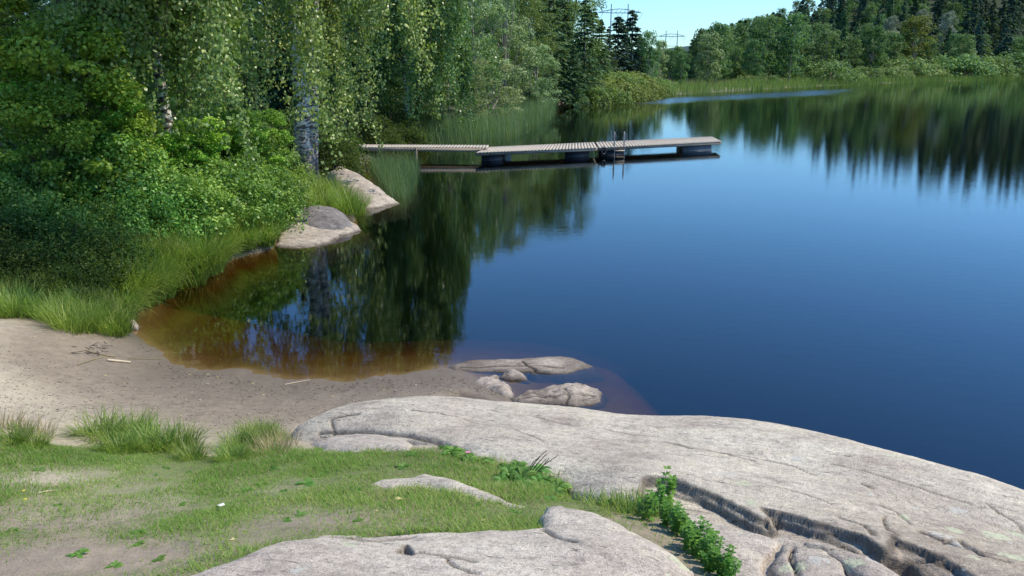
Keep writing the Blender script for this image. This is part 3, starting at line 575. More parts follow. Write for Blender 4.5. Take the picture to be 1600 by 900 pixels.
# ------------------------------------------------------------------ plants: generators
def envelope_clumps(r, K, H, R, t0, prof, cr):
    t = t0 + (1 - t0) * r.random(K) ** .9; az = r.random(K) * 2 * PI
    rad = R * prof(t) * np.sqrt(r.random(K)) * .95
    C = np.stack([np.cos(az) * rad, np.sin(az) * rad, H * t], 1)
    return C, cr * (.6 + .8 * r.random(K))
def clump_leaves(r, C, rad, n, size, flat=.7, aspect=.65, up=.5, tvar=.22):
    K = len(C); idx = np.repeat(np.arange(K), n); m = len(idx)
    D = unit(r.normal(size=(m, 3))); q = rad[idx] * (.35 + .65 * r.random(m) ** .5)
    P = C[idx] + D * q[:, None] * np.array([1, 1, flat])
    N = D * .7 + np.array([0, 0, up]) + r.normal(size=(m, 3)) * .55
    ct = r.normal(size=K) * tvar * .7; t = np.clip(.45 + ct[idx] + r.normal(size=m) * tvar * .8 + .12 * D[:, 2], 0, 1)  # light from above put into the tint: clump tops come out lighter
    V, F = cards(P, size * (.6 + .8 * r.random(m)), N, r, aspect); return V, F, t
def limbs(r, C, H, n, r0, base=.25, seg=5, sides=5, zoff=.0):
    parts = []
    for c in C[r.choice(len(C), min(n, len(C)), replace=False)]:
        z0 = max(base * H, c[2] * (.35 + .35 * r.random())); z0 = min(z0, c[2])
        t = np.linspace(0, 1, seg)[:, None]; a = np.array([0, 0, z0]); m_ = np.array([c[0] * .55, c[1] * .55, z0 + (c[2] - z0) * .35])
        P = (1 - t) ** 2 * a + 2 * t * (1 - t) * m_ + t * t * c
        parts.append(tube(P, np.linspace(r0, r0 * .15, seg), sides))
    return parts
def trunk(r, H, r0, seg=12, wig=.1, sides=8, flare=1.5):
    t = np.linspace(0, 1, seg); P = np.stack([np.cumsum(r.normal(size=seg)) * wig * .3, np.cumsum(r.normal(size=seg)) * wig * .3, t * H], 1); P[:, :2] -= P[0, :2]; P[0, 2] = -.3
    rad = r0 * (1 - t) ** .8 + r0 * .06; rad[0] *= flare; return tube(P, rad, sides)
rnd_prof = lambda t: np.sqrt(np.clip(1 - ((t - .58) / .46) ** 2, .02, 1))
def broadleaf(seed, H, R, K, n, size, cr, t0=.15, prof=rnd_prof, r0=None, nl=10, **kw):
    r = np.random.default_rng(seed); C, rad = envelope_clumps(r, K, H, R, t0, prof, cr)
    lv = clump_leaves(r, C, rad, n, size, **kw)
    wood = [trunk(r, H * .85, r0 or H * .016)] + limbs(r, C, H, nl, (r0 or H * .016) * .45)
    return lv, wood
def conifer(seed, H, R, whorls, per, size, droop=.35, t0=.06, n_on=14, gap=.0, asp=.42, r0=None):
    r = np.random.default_rng(seed); P, T, t_ = [], [], []; wood = [trunk(r, H, r0 or H * .013, wig=.03)]
    for w in range(whorls):
        t = t0 + (1 - t0) * (w + r.random() * .6) / whorls; L = R * (1 - t) ** .78 + .04 * R
        ph = r.random() * 6.28; br = r.normal() * .15
        for b in range(max(3, int(per * (1 - t * .55)))):
            if r.random() < gap: continue
            az = ph + b * 2 * PI / per + r.normal() * .25; l = L * (.72 + .45 * r.random()); d = np.array([math.cos(az), math.sin(az), 0.])
            k = np.sqrt(r.random(n_on)) ; k = k * .93 + .05
            side = np.array([-d[1], d[0], 0.]); sw = (r.random(n_on) - .5) * l * .42 * (1 - k * .55)
            dz = l * (.18 * (1 - t) * k - droop * k * k * (1.15 - t)) - np.abs(sw) * .25 - r.random(n_on) * size * .5
            p = np.array([0, 0, t * H]) + d * (k * l)[:, None] + side * sw[:, None]; p[:, 2] += dz
            P.append(p); tv = d * .8 + side * (np.sign(sw) * .6)[:, None] + np.array([0, 0, -.55]) + r.normal(size=(n_on, 3)) * .25; T.append(tv)
            t_.append(np.clip(.42 + br + .25 * (k - .5) + r.normal(size=n_on) * .16, 0, 1))
    P, T, t_ = np.vstack(P), np.vstack(T), np.concatenate(t_)
    V, F = cards_t(P, T, size * (.7 + .7 * r.random(len(P))), r, asp, .9)
    return (V, F, t_), wood
def one_mesh(name, gen, leaf, bark):
    (V, F, t), wood = gen; parts = [(V, F, t, 0)] + [(a, b, .5, 1) for a, b in wood]
    V, F, t, mi = join(parts); return mesh(name, V, F, [M[leaf], M[bark]], tint=t, midx=mi)
def two_mesh(name, gen, leaf, bark):
    (V, F, t), wood = gen; a, b, c, _ = join([(x, y, .5, 0) for x, y in wood])
    return mesh(name + '_crown', V, F, M[leaf], tint=t), mesh(name + '_trunk', a, b, M[bark], smooth=True)
SKX = [905, 918, 926, 940, 952, 1000, 1020, 1035, 1050, 1076, 1085, 1110, 1130, 1160, 1200, 1225, 1245, 1300, 1400, 1700]
SKY = [-90, -30, 5, 26, 32, 48, 56, 70, 80, 76, 55, 43, 38, 27, 13, 2, -15, -60, -90, -120]
def cap_scale(x, y, s, Hm):
    """shrink a tree so that it stays under the wood's skyline"""
    z = terrain1(x, y); px = 800 + FPX * x / (y * cp + (CZ - 12) * sp); m = (ZT(float(np.interp(px, SKX, SKY)), y) - z) / Hm
    return min(s, m * R0.uniform(.80, 1.0))
def put_tree(kind, meshes, x, y, s, label, cat='tree', group=None, rz=None, dz=-.05, parts=('crown', 'trunk'), sxy=1.0):
    z = terrain1(x, y) + dz; rz = R0.random() * 6.28 if rz is None else rz
    if isinstance(meshes, tuple):
        e = empty(kind, (x, y, z), rz, (s * sxy, s * sxy, s)); tag(e, label, cat, group)
        obj(parts[0], meshes[0], e); obj(parts[1], meshes[1], e); return e
    o = obj(kind, meshes, None, (x, y, z), rz, (s * sxy, s * sxy, s)); return tag(o, label, cat, group)

# ------------------------------------------------------------------ far forest
H1 = 10.0
oval = lambda t: np.sqrt(np.clip(1 - ((t - .55) / .5) ** 2, .02, 1)); cone_d = lambda t: np.clip(1.15 - t, .1, 1) ** .6
farD = [(broadleaf(100 + i, H1, 2.9, 70, 62, .34, .85, .08, oval, nl=8, flat=.75), i) for i in range(3)]
fd = [one_mesh('broadleaf_tree', g_, 'hazed_far_leaf', 'pale_bark') for g_, i in farD]
fgold = one_mesh('broadleaf_tree', farD[1][0], 'gold_leaf', 'pale_bark'); fsil = one_mesh('broadleaf_tree', farD[2][0], 'silver_leaf', 'pale_bark'); fpale = one_mesh('broadleaf_tree', farD[0][0], 'pale_leaf', 'pale_bark')
farS = [conifer(120 + i, H1, 2.0, 24, 9, .50, n_on=15, droop=.40) for i in range(3)]
fsp = [one_mesh('spruce_tree', g_, 'dark_needle', 'dark_bark') for g_ in farS]; fsp.append(one_mesh('spruce_tree', farS[0], 'spruce_needle', 'dark_bark'))
def dome(seed, H, R, K, n, size, cr):
    r = np.random.default_rng(seed); az = r.random(K) * 2 * PI; e = np.arcsin(r.random(K) ** .8); q = .62 + .33 * r.random(K)
    C = np.stack([np.cos(az) * np.cos(e) * R * q, np.sin(az) * np.cos(e) * R * q, np.sin(e) * H * q * .85 + .04 * H], 1)
    lv = clump_leaves(r, C, cr * (.6 + .7 * r.random(K)), n, size, flat=.8)
    wood = []
    for c in C[:14]:
        t = np.linspace(0, 1, 4)[:, None]; P = t * c * np.array([1, 1, 1]) + (1 - t) * t * np.array([0, 0, .5 * H]) ; P[0, 2] = -.15; wood.append(tube(P, np.linspace(.03, .008, 4) * H ** .5, 4))
    return lv, wood
fwi = [one_mesh('willow_shrub', dome(140 + i, 2.6, 3.0, 90, 50, .20, .55), 'willow_leaf', 'pale_bark') for i in range(2)]
fwi.append(one_mesh('willow_shrub', dome(143, 2.6, 3.0, 90, 50, .20, .55), 'hazed_far_leaf', 'pale_bark'))
fwb = one_mesh('willow_shrub', dome(147, 2.6, 3.0, 90, 50, .18, .5), 'bright_willow', 'pale_bark')
placed = []
def free(x, y, d):
    return all((x - a) ** 2 + (y - b) ** 2 > d * d for a, b in placed)
def shoreY(px):
    return float(np.interp(px, [945, 1000, 1100, 1250, 1400, 1600, 1800, 2200], [Pz(1, y_)[1] for y_ in (160, 152, 145.5, 136.5, 129.5, 123.5, 120.5, 118)]))
rf = np.random.default_rng(31)
def far_item(px, off, mesh_, kind, label, cat, s, group, sxy=1.0):
    Y = shoreY(px) + off; x = WX(px, Y, 3); placed.append((x, Y)); put_tree(kind, mesh_, x, Y, s, label, cat, group, sxy=sxy)
# singled-out ones
far_item(1425, 26, fgold, 'broadleaf_tree', 'tall yellow green tree standing out above the willows across the lake', 'tree', 1.28, None, 1.15)
far_item(1360, 30, fd[1], 'broadleaf_tree', 'tree with a pale bare forked trunk left of the yellow green tree', 'tree', 1.0, None)
far_item(1235, 17, fd[0], 'broadleaf_tree', 'tall rounded green tree at the meadow edge across the lake', 'tree', 1.08, None, 1.0)
far_item(1290, 17, fd[2], 'broadleaf_tree', 'bushy grey green tree right of the tall rounded one across the lake', 'tree', .85, None, 1.1)
far_item(1178, 19, fd[2], 'broadleaf_tree', 'light trunked dying tree at the meadow edge near the left end of the hillside', 'tree', .66, None)
for q, (px, off, s_) in enumerate([(1472, 62, 1.25), (1432, 74, 1.15), (1385, 66, 1.15)]):
    far_item(px, off, fsil, 'broadleaf_tree', ['silvery grey tree furthest right of three on the hillside', 'silvery grey tree in the middle of three on the hillside', 'silvery grey tree furthest left of three on the hillside'][q], 'tree', s_, None, .7)
far_item(1195, 48, fpale, 'broadleaf_tree', 'pale round topped tree among dark spruces on the hillside', 'tree', 1.15, None, .8)
WG = 'willow shrubs along the far shore'
for px in list(range(1300, 1640, 24)) + [1170, 1205, 1262]:
    p_ = px + rf.normal() * 5; off = (6.5 if px > 1290 else 10) + rf.random() * 5; s_ = (.75 if px < 1290 else 1.0 + 1.1 * rf.random() ** 1.2) * (1.3 if px > 1480 else 1)
    far_item(p_, off, fwi[rf.integers(3)], 'willow_shrub', 'rounded grey green willow shrub in the row along the far shore', 'shrub', s_, WG, 1.1)
cnt = 0
for tries in range(6000):
    px = rf.uniform(1062, 1700); off = 18 + 135 * rf.random() ** 1.05
    Y = shoreY(px) + off; x = WX(px, Y, 3)
    if not free(x, Y, 4.6): continue
    ps_ = .18 + .5 * sstep(25, 80, off) + (.35 if px > 1490 else 0); conif = rf.random() < ps_
    placed.append((x, Y)); cnt += 1
    edge_h = float(np.interp(px, [1062, 1100, 1200, 1300], [.72, .85, .95, 1.0]))
    if terrain1(x, Y) + 3.5 > ZT(float(np.interp(px, SKX, SKY)), Y): continue
    if conif: put_tree('spruce_tree', fsp[rf.integers(4)], x, Y, cap_scale(x, Y, .95 + .55 * rf.random(), H1), 'dark spruce in the dense forest on the hillside across the lake', 'tree', 'spruces on the far hillside', sxy=1.15)
    else: put_tree('broadleaf_tree', [fd[0], fd[1], fd[2], fpale][min(3, int(rf.random() * 3.35))], x, Y, cap_scale(x, Y, .66 + .42 * rf.random(), H1), 'green broadleaf tree in the mixed forest on the hillside across the lake', 'tree', 'broadleaf trees on the far hillside', sxy=.98)
    if cnt >= 290: break
# ------------------------------------------------------------------ left shore woods, middle distance
mb = [two_mesh('broadleaf', broadleaf(200 + i, 11, 3.1, 110, 150, .135, .75, .08, oval, nl=16), 'wood_leaf', 'dark_bark') for i in range(3)]
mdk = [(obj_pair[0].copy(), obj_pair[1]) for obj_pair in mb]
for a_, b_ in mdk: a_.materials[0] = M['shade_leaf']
mp = [two_mesh('pale_broadleaf', broadleaf(210 + i, 11, 3.0, 120, 130, .15, .62, .04, oval, nl=16), 'pale_leaf', 'pale_bark') for i in range(2)]
ms = [two_mesh('spruce', conifer(220 + i, 13, 2.5, 36, 11, .34, n_on=26, droop=.42), 'spruce_needle', 'dark_bark') for i in range(2)]
ml = two_mesh('light_spruce', conifer(225, 13, 2.3, 36, 11, .30, n_on=26, droop=.55), 'light_needle', 'dark_bark')
# centre gap: shrubs, two dark spruces, mixed trees
def T_at(px, Y, pytop, mesh_, Hm, kind, label, cat='tree', group=None, sxy=1.0):
    x = WX(px, Y, 1.5); z = terrain1(x, Y); s_ = (ZT(pytop, Y) - z) / Hm; placed.append((x, Y))
    return put_tree(kind, mesh_, x, Y, s_, label, cat, group, sxy=sxy / 1.0)
T_at(964, 118, 22, fsp[0], H1, 'spruce_tree', 'dark spruce left of a close pair below the first power pylon', sxy=1.7)
T_at(985, 121, 14, fsp[1], H1, 'spruce_tree', 'dark spruce right of a close pair below the first power pylon', sxy=1.6)
T_at(1012, 118, 52, fd[0], H1, 'broadleaf_tree', 'pale green birch like tree right of the dark spruce pair', sxy=.75)
T_at(1030, 124, 66, fpale, H1, 'broadleaf_tree', 'small pale tree at the right end of the left shore woods', sxy=.8)
for px, Y, pt, m_ in [(935, 100, 30, ms[0]), (950, 112, 40, ms[1]), (925, 96, 12, ms[1]), (998, 130, 52, fsp[1])]:
    T_at(px, Y, pt, m_, 13 if isinstance(m_, tuple) else H1, 'spruce_tree', 'spruce among the group between the open lake and the power pylon', 'tree', 'spruces below the nearer pylon', 1.3)
CG = 'broadleaf trees at the head of the lake'
for px, Y, pt, k_ in [(1048, 150, 80, 0), (1060, 160, 74, 1), (1072, 150, 84, 2), (1085, 165, 72, 0), (1040, 165, 78, 1), (1100, 150, 76, 2), (1115, 146, 82, 1), (1135, 150, 78, 0), (1152, 152, 84, 2)]:
    T_at(px, Y, pt, fd[k_], H1, 'broadleaf_tree', 'small round green tree at the head of the lake', 'tree', CG, 1.15)
T_at(1082, 172, 51, fsp[2], H1, 'spruce_tree', 'slim dark spruce at the left end of the far hillside', sxy=.6)
SG = 'yellow green shrubs at the head of the lake'
for px, Y, pt in [(945, 82, 112), (962, 88, 104), (985, 92, 107), (1002, 96, 112), (1022, 100, 117), (953, 94, 104), (1038, 106, 121), (972, 83, 121), (940, 76, 126), (1005, 90, 122), (975, 98, 103), (990, 84, 126), (1030, 96, 126)]:
    T_at(px, Y, pt, fwb, 2.6, 'willow_shrub', 'low rounded yellow green shrub at the head of the lake', 'shrub', SG, 1.1)
def pine(seed, H=11):
    r = np.random.default_rng(seed); K = 46; t = .38 + .62 * r.random(K); az = r.random(K) * 6.28; rad = 2.6 * (1.15 - t) ** .5 * (.3 + .7 * r.random(K))
    C = np.stack([np.cos(az) * rad, np.sin(az) * rad, H * t], 1); lv = clump_leaves(r, C, .5 + .4 * r.random(K), 170, .20, flat=.32, aspect=.25, up=.2)
    return lv, [trunk(r, H, .14, wig=.08)] + limbs(r, C, H, 30, .045, base=.3)
mpine = two_mesh('pine', pine(230), 'light_needle', 'pale_bark')
L1 = 'broadleaf trees deep in the left shore woods'
T_at(652, 41, -60, mb[0], 11, 'broadleaf_tree', 'tall dark green tree behind the start of the gangway', sxy=.9)
T_at(700, 46, -20, mpine, 11, 'pine_tree', 'pine with a pale slender trunk and flat needle tiers beyond the gangway', sxy=1.05)
T_at(688, 50, -60, mb[1], 11, 'broadleaf_tree', 'dark leafy tree close behind the pale trunked pine', sxy=.8)
T_at(742, 52, -40, mp[0], 11, 'broadleaf_tree', 'greyish pale green tree right of the pine on the left shore', sxy=.95)
T_at(790, 58, -40, mp[1], 11, 'broadleaf_tree', 'pale yellow green tree leaning over the reeds on the left shore', sxy=.95)
T_at(765, 49, 95, mp[1], 11, 'broadleaf_tree', 'low silvery bushy tree at the reeds behind the gangway end', sxy=1.9)
T_at(725, 46, 110, mp[0], 11, 'broadleaf_tree', 'low pale leafy bush under the greyish tree', sxy=2.0)
T_at(828, 64, -10, mb[2], 11, 'broadleaf_tree', 'mid green tree between the pale trees and the spruces', sxy=.85)
T_at(838, 60, 70, mp[0], 11, 'broadleaf_tree', 'small silvery tree at the shore left of the boulder', sxy=1.3)
T_at(858, 72, -30, ms[0], 13, 'spruce_tree', 'dark spruce behind the small silvery shore tree', sxy=1.35)
T_at(880, 80, -20, ms[1], 13, 'spruce_tree', 'tall dark spruce rising above the pale boulder', sxy=1.35)
T_at(912, 77, -8, ml, 13, 'spruce_tree', 'lighter green spruce with drooping branches nearest the open lake', sxy=1.4)
T_at(938, 92, 28, ms[0], 13, 'spruce_tree', 'shorter spruce behind the light green one on the left shore', sxy=1.1)
T_at(895, 72, 70, ms[1], 13, 'spruce_tree', 'small dark spruce right above the pale boulder', sxy=1.5)
rm = np.random.default_rng(61)
for px in range(-240, 905, 34):
    for row in range(2):
        p_ = px + rm.normal() * 8; Yb = float(np.interp(p_, [-240, 300, 600, 760, 960], [27, 32, 46, 66, 100])); Y = Yb + row * 9 + rm.random() * 5
        k_ = rm.random()
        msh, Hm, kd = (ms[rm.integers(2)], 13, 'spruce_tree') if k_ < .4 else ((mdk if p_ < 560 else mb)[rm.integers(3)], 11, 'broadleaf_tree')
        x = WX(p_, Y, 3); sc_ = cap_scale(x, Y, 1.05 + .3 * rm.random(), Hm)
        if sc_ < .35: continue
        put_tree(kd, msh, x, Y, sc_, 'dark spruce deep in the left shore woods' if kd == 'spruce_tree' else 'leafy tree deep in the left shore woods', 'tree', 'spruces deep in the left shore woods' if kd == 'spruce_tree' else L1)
# ------------------------------------------------------------------ weeping birches
def weeping(seed, H, R, nl, ns, leaf, lmin, lmax, low=.28, dirs=None, floor=.6, lean=(0, 0), shade_limbs=(), dirs_ok=None):
    r = np.random.default_rng(seed); LP, LT, wood, ribP = [], [], [], []
    for k_ in range(nl):
        t = low + (1 - low) * (k_ + r.random()) / nl; az = r.random() * 6.28 if dirs is None else dirs[k_ % len(dirs)] + r.normal() * .35
        L = R * (1.08 - .75 * t ** 2) * (.55 + .5 * r.random()); d = np.array([math.cos(az), math.sin(az), 0])
        q = np.linspace(0, 1, 9)[:, None]; P = np.array([lean[0] * t * t, lean[1] * t * t, t * H * .93]) + d * L * q + np.array([0, 0, 1]) * (L * (.75 * q - .72 * q * q)) + r.normal(size=(9, 3)) * .05 * q
        wood.append(tube(P, np.linspace(.055, .010, 9) * (1.2 - .6 * t), 5))
        sites = .22 + .78 * r.random(max(3, ns // 9))
        for s_ in range(ns):
            u = float(np.clip(sites[r.integers(len(sites))] + r.normal() * .03, .1, 1)); j = u * 8; j0 = int(min(j, 7)); st = P[j0] + (P[j0 + 1] - P[j0]) * (j - j0) + r.normal(size=3) * np.array([.17, .17, .08])
            ln = min(lmin + (lmax - lmin) * r.random() ** 1.3, max(st[2] - floor, .4)); m = int(ln / .052) + 3
            v = np.linspace(0, 1, m); sway = r.normal(size=2) * .22 * ln / 3; dr = np.stack([d[0] * .25 * np.sin(v * 1.5) * (1 - u * .5) + sway[0] * v ** 2, d[1] * .25 * np.sin(v * 1.5) + sway[1] * v ** 2, -ln * v], 1)
            if dirs_ok is not None and not dirs_ok(st): continue
            c = st + dr; wood.append(tube(c[::max(1, m // 4)], .004, 3)) if s_ % 2 == 0 else None
            nodes = c[r.integers(0, m, max(3, int(m * .36)))]; nodes = nodes + r.normal(size=nodes.shape) * [.09, .09, .03]; nn = np.repeat(nodes, 5, 0); LP.append(nn + r.normal(size=nn.shape) * .055); LP.append(c[::3] + r.normal(size=(len(c[::3]), 3)) * .03)
    for (ex, ey, z0, ez, m_) in shade_limbs:            # limbs added over the water, above the view, to shade the bank
        q = np.linspace(0, 1, 9)[:, None]; P = np.array([0, 0, z0]) + np.array([ex, ey, ez - z0]) * q + r.normal(size=(9, 3)) * .08 * q; wood.append(tube(P, np.linspace(.08, .015, 9), 6))
        for s_ in range(m_):
            u = .25 + .75 * r.random(); j0 = int(u * 7.99); st = P[j0] + (P[j0 + 1] - P[j0]) * (u * 8 - j0) + r.normal(size=3) * [.6, .6, .15]; k_ = int(16 + 20 * r.random()); v = np.linspace(0, 1, k_)[:, None]
            LP.append(st + v * [0, 0, -.055 * k_] + r.normal(size=(k_, 3)) * .08)
    P = np.vstack(LP); n = len(P); Nn = unit(r.normal(size=(n, 3)) * [1, 1, .5]); V, F = cards(P, leaf * (.65 + .6 * r.random(n)), Nn, r, .8)
    cl = fbm(P[:, 0] * 1.5 + P[:, 2], P[:, 1] * 1.5, 3, seed); t = np.clip(.45 + .25 * cl + r.normal(size=n) * .2, 0, 1)
    return (V, F, t), wood
def stem(base, top, r0, r1, seg=10, wig=.05, seed=1, sides=12):
    r = np.random.default_rng(seed); t = np.linspace(0, 1, seg)[:, None]; P = np.array(base) * (1 - t) + np.array(top) * t + r.normal(size=(seg, 3)) * wig * np.sin(t * PI)
    rad = r1 + (r0 - r1) * (1 - t[:, 0]) ** 1.3; rad[0] *= 1.25; return tube(P, rad, sides)
def make_birch(x, y, gen, label, stems):
    (V, F, t), wood = gen; z = terrain1(x, y)
    e = empty('birch_tree', (x, y, z)); tag(e, label, 'tree')
    obj('crown', mesh('crown', V, F, M['birch_leaf'], tint=t), e)
    a, b, c, _ = join([(p, q, .5, 0) for p, q in wood]); obj('branches', mesh('branches', a, b, M['twig'], smooth=True), e)
    for s_ in stems:
        p, q = stem(*s_[0], **s_[1]); obj('trunk', mesh('trunk', p, q, M['birch_bark'], smooth=True), e)
    return e
bx = WX(474, 21.5, .8)
make_birch(bx, 21.5, weeping(301, 13, 4.3, 34, 34, .084, 1.0, 4.4, .36, lean=(.6, -.4), dirs_ok=lambda p: not (p[1] < 1.0 and abs(p[0] - .2 + p[1] * -.25) < .75)), 'weeping birch with a double mottled black and white trunk on the bank', [
    (((0, 0, -.3), (.12, 0, 5.2), .26, .12), dict(seg=16, wig=.05, seed=3)), (((.12, 0, 5.2), (.5, -.3, 12.2), .12, .03), dict(seg=8, wig=.05, seed=5)), (((.14, .22, -.3), (.33, .3, 3.1), .18, .13), dict(seg=8, wig=.03, seed=4)), (((.33, .3, 3.1), (.7, .9, 9), .12, .03), dict(seg=8, wig=.06, seed=6))])
x2 = -7.15
make_birch(x2, 17.4, weeping(302, 12, 2.4, 34, 27, .085, 1.2, 4.8, .34, floor=.7, shade_limbs=[(4.8, -5.6, 6.6, 6.8, 230), (3.6, -6.4, 7.0, 6.9, 230), (4.8, -6.6, 7.6, 7.2, 230), (2.6, -6.4, 7.2, 6.9, 200), (5.6, -5.0, 7.6, 7.4, 200), (1.6, -6.0, 6.8, 6.6, 180), (5.8, -6.0, 7.9, 7.6, 200)]), 'weeping birch whose leafy curtains hang nearly to the ground at the left', [(((0, 0, -.3), (.2, .2, 11.5), .13, .03), dict(seg=12, wig=.08, seed=9))])
x3 = WX(634, 40, 1)
make_birch(x3, 40, weeping(303, 13, 5.2, 34, 32, .105, 1.0, 5.0, .26, floor=.6), 'weeping birch with dense hanging branches above the start of the gangway', [(((0, 0, -.3), (.3, .2, 11.5), .15, .03), dict(seg=12, wig=.08, seed=10))])
ov = two_mesh('oak', broadleaf(440, 12, 4.0, 120, 120, .11, .8, .5, lambda t: np.sqrt(np.clip(1 - ((t - .76) / .28) ** 2, .05, 1)), nl=18), 'wood_leaf', 'dark_bark')
put_tree('broadleaf_tree', ov, -16.0, 20.2, 1.0, 'tall spreading tree added out of view beyond the left edge of the picture', 'tree')  # unseen tree, put in for shade on the left bank
# ------------------------------------------------------------------ near shrubs on the left bank
hz = [two_mesh('hazel', broadleaf(400 + i, 4.2, 1.7, 62, 170, .088, .40, .06, oval, r0=.03, nl=22, flat=.45, up=1.0, aspect=.85), 'maple_leaf', 'twig') for i in range(2)]
sh = [two_mesh('shrub', dome(410 + i, 1.5, 1.1, 75, 110, .062, .30), 'shrub_leaf', 'twig') for i in range(3)]
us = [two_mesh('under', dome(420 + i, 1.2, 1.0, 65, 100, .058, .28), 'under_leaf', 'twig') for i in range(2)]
def bush(px, Y, meshes, s, label, group=None, kind='shrub', sxy=1.0, cat='shrub'):
    x = WX(px, Y, terrain1(WX(px, Y, .8), Y)); put_tree(kind, meshes, x, Y, s, label, cat, group, sxy=sxy, parts=('foliage', 'stems'))
HG = 'bright green saplings under the birches'
for px, Y, s_, l in [(45, 16.0, 1.0, 'bright yellow green maple sapling bush at the left edge'), (125, 15.2, .88, 'bright yellow green maple sapling with a branch reaching right'), (-30, 15.0, .95, 'leafy sapling cut by the left edge of the picture'), (75, 14.2, .62, 'low light green sapling in front of the maple bushes'), (170, 15.6, .66, 'smaller light green sapling right of the maple bushes'), (352, 21.5, .5, 'light green sapling in the shade between the birches')]:
    bush(px, Y, hz[int(abs(px)) % 2], s_, l, kind='sapling', cat='sapling')
r9 = np.random.default_rng(91)
for q in range(16):
    px = 175 + q * 17 + r9.normal() * 8; Y = float(np.interp(px, [150, 450], [14.6, 20.0])) + r9.normal() * .5
    bush(px, Y, hz[q % 2], .32 + .22 * r9.random(), 'young broad leaved sapling poking out of the undergrowth', 'young saplings in the bank undergrowth', kind='sapling', cat='sapling')
rs = np.random.default_rng(71)
for px, Y, s_ in [(10, 13.4, .9), (60, 12.9, .75), (115, 13.2, .9), (160, 13.8, .95), (205, 14.2, 1.0), (250, 14.8, .95), (290, 15.3, .95), (330, 15.8, .9), (365, 16.6, 1.0), (400, 17.6, .9), (430, 18.6, .85), (180, 15.2, 1.15), (240, 16.4, 1.2), (310, 17.6, 1.2), (380, 19.4, 1.25), (425, 20.6, 1.1), (-25, 13.6, 1.1), (80, 14.6, 1.2), (130, 15.6, 1.3), (452, 19.5, .6), (410, 16.9, .55)]:
    bush(px, Y, sh[rs.integers(3)], s_ * rs.uniform(.65, 1.2), 'dense green undergrowth shrub on the sunny slope of the left bank', 'undergrowth shrubs on the left bank')
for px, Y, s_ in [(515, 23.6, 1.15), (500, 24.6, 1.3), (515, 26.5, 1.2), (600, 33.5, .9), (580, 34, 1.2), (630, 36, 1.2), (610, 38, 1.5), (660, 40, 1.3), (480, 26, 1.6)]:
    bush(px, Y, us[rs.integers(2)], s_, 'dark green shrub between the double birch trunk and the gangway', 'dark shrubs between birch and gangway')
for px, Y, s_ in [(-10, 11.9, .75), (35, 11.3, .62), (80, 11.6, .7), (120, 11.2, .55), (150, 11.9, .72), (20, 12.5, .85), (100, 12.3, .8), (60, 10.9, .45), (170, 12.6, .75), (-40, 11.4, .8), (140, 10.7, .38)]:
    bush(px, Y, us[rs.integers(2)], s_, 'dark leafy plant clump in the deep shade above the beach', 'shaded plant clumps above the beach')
# ------------------------------------------------------------------ long grass
def tuft(seed, n, h, spread, w, droop=1.2, nseg=4, dirb=None):
    r = np.random.default_rng(seed); az = r.random(n) * 6.28; q = spread * np.sqrt(r.random(n)); P = np.stack([np.cos(az) * q, np.sin(az) * q, np.zeros(n) - .02], 1)
    yaw = az + r.normal(size=n) * .7
    if dirb is not None: yaw = np.where(r.random(n) < .6, dirb + r.normal(size=n) * .5, yaw)
    V, F = blades(P, h * (.5 + .6 * r.random(n)), w * (.7 + .6 * r.random(n)), yaw, .10 + .45 * q / spread * r.random(n), droop * (.3 + .9 * r.random(n)), nseg)
    return V, F, np.repeat(np.clip(.5 + r.normal(size=n) * .25, 0, 1), nseg)
def tuftmesh(mat, *a, **k):
    V, F, t = tuft(*a, **k); return mesh('tuft', V, F, M[mat], tint=t)
lg = [tuftmesh('long_grass', 500 + i, 330, .62, .26, .010, 1.1) for i in range(3)]
ll = [tuftmesh('long_grass', 510 + i, 260, .62, .16, .012, 1.7, dirb=-.3) for i in range(2)]
dg = tuftmesh('dry_grass', 520, 120, .40, .22, .007, 1.2)
nt_ = [tuftmesh('long_grass', 530 + i, 420, .27, .15, .0065, 1.5) for i in range(3)]
def grass(px, Y, me_, s, label, group, rz=None, xy=None, cat='grass tuft', kind='grass_tussock'):
    x = WX(px, Y, .4) if xy is None else xy; z = terrain1(x, Y); o = obj(kind, me_, None, (x, Y, max(z, -.05) - .01), (R0.random() * 6.28 if rz is None else rz), s); return tag(o, label, cat, group)
BG = 'long grass tussocks along the left bank'
edge = np.array([Pz(*p) for p in [(198, 508), (212, 485), (240, 472), (246, 452), (290, 440), (335, 427), (362, 405), (425, 390)]])
for i in range(64):
    u = R0.random() * (len(edge) - 1); j = int(u); p = edge[j] * (1 - u + j) + edge[j + 1] * (u - j); off = R0.random() ** 1.2 * 1.9
    x, y = p[0] - off * .75 + .03, p[1] + off * .62
    grass(0, y, lg[R0.integers(3)], .75 + .5 * R0.random(), 'long green grass tussock on the sunny bank by the cove', BG, xy=x)
for i in range(22):
    u = (i + R0.random()) / 22 * (len(edge) - 1.01); j = int(u); p = edge[j] * (1 - u + j) + edge[j + 1] * (u - j)
    grass(0, p[1] + .12, ll[i % 2], .8 + .4 * R0.random(), 'pale grass tussock drooping over the water of the cove', 'drooping grass tussocks at the cove edge', rz=R0.normal() * .3, xy=p[0] - .12)
for i in range(34):
    px = R0.uniform(-30, 195); Y = R0.uniform(9.9, 11.6) + (195 - px) * .001
    grass(px, Y, lg[R0.integers(3)], .5 + .35 * R0.random(), 'shaded grass tussock between the beach and the undergrowth', 'shaded grass tussocks above the beach')
for px, Y, s_, l in [(110, 9.75, .75, 'sunlit light green grass tussock at the top edge of the beach'), (130, 9.95, .7, 'sunlit grass tussock just behind the foremost one on the beach'), (12, 9.9, .5, 'small grass tussock at the left edge of the picture above the sand')]:
    grass(px, Y, lg[1], s_, l, None)
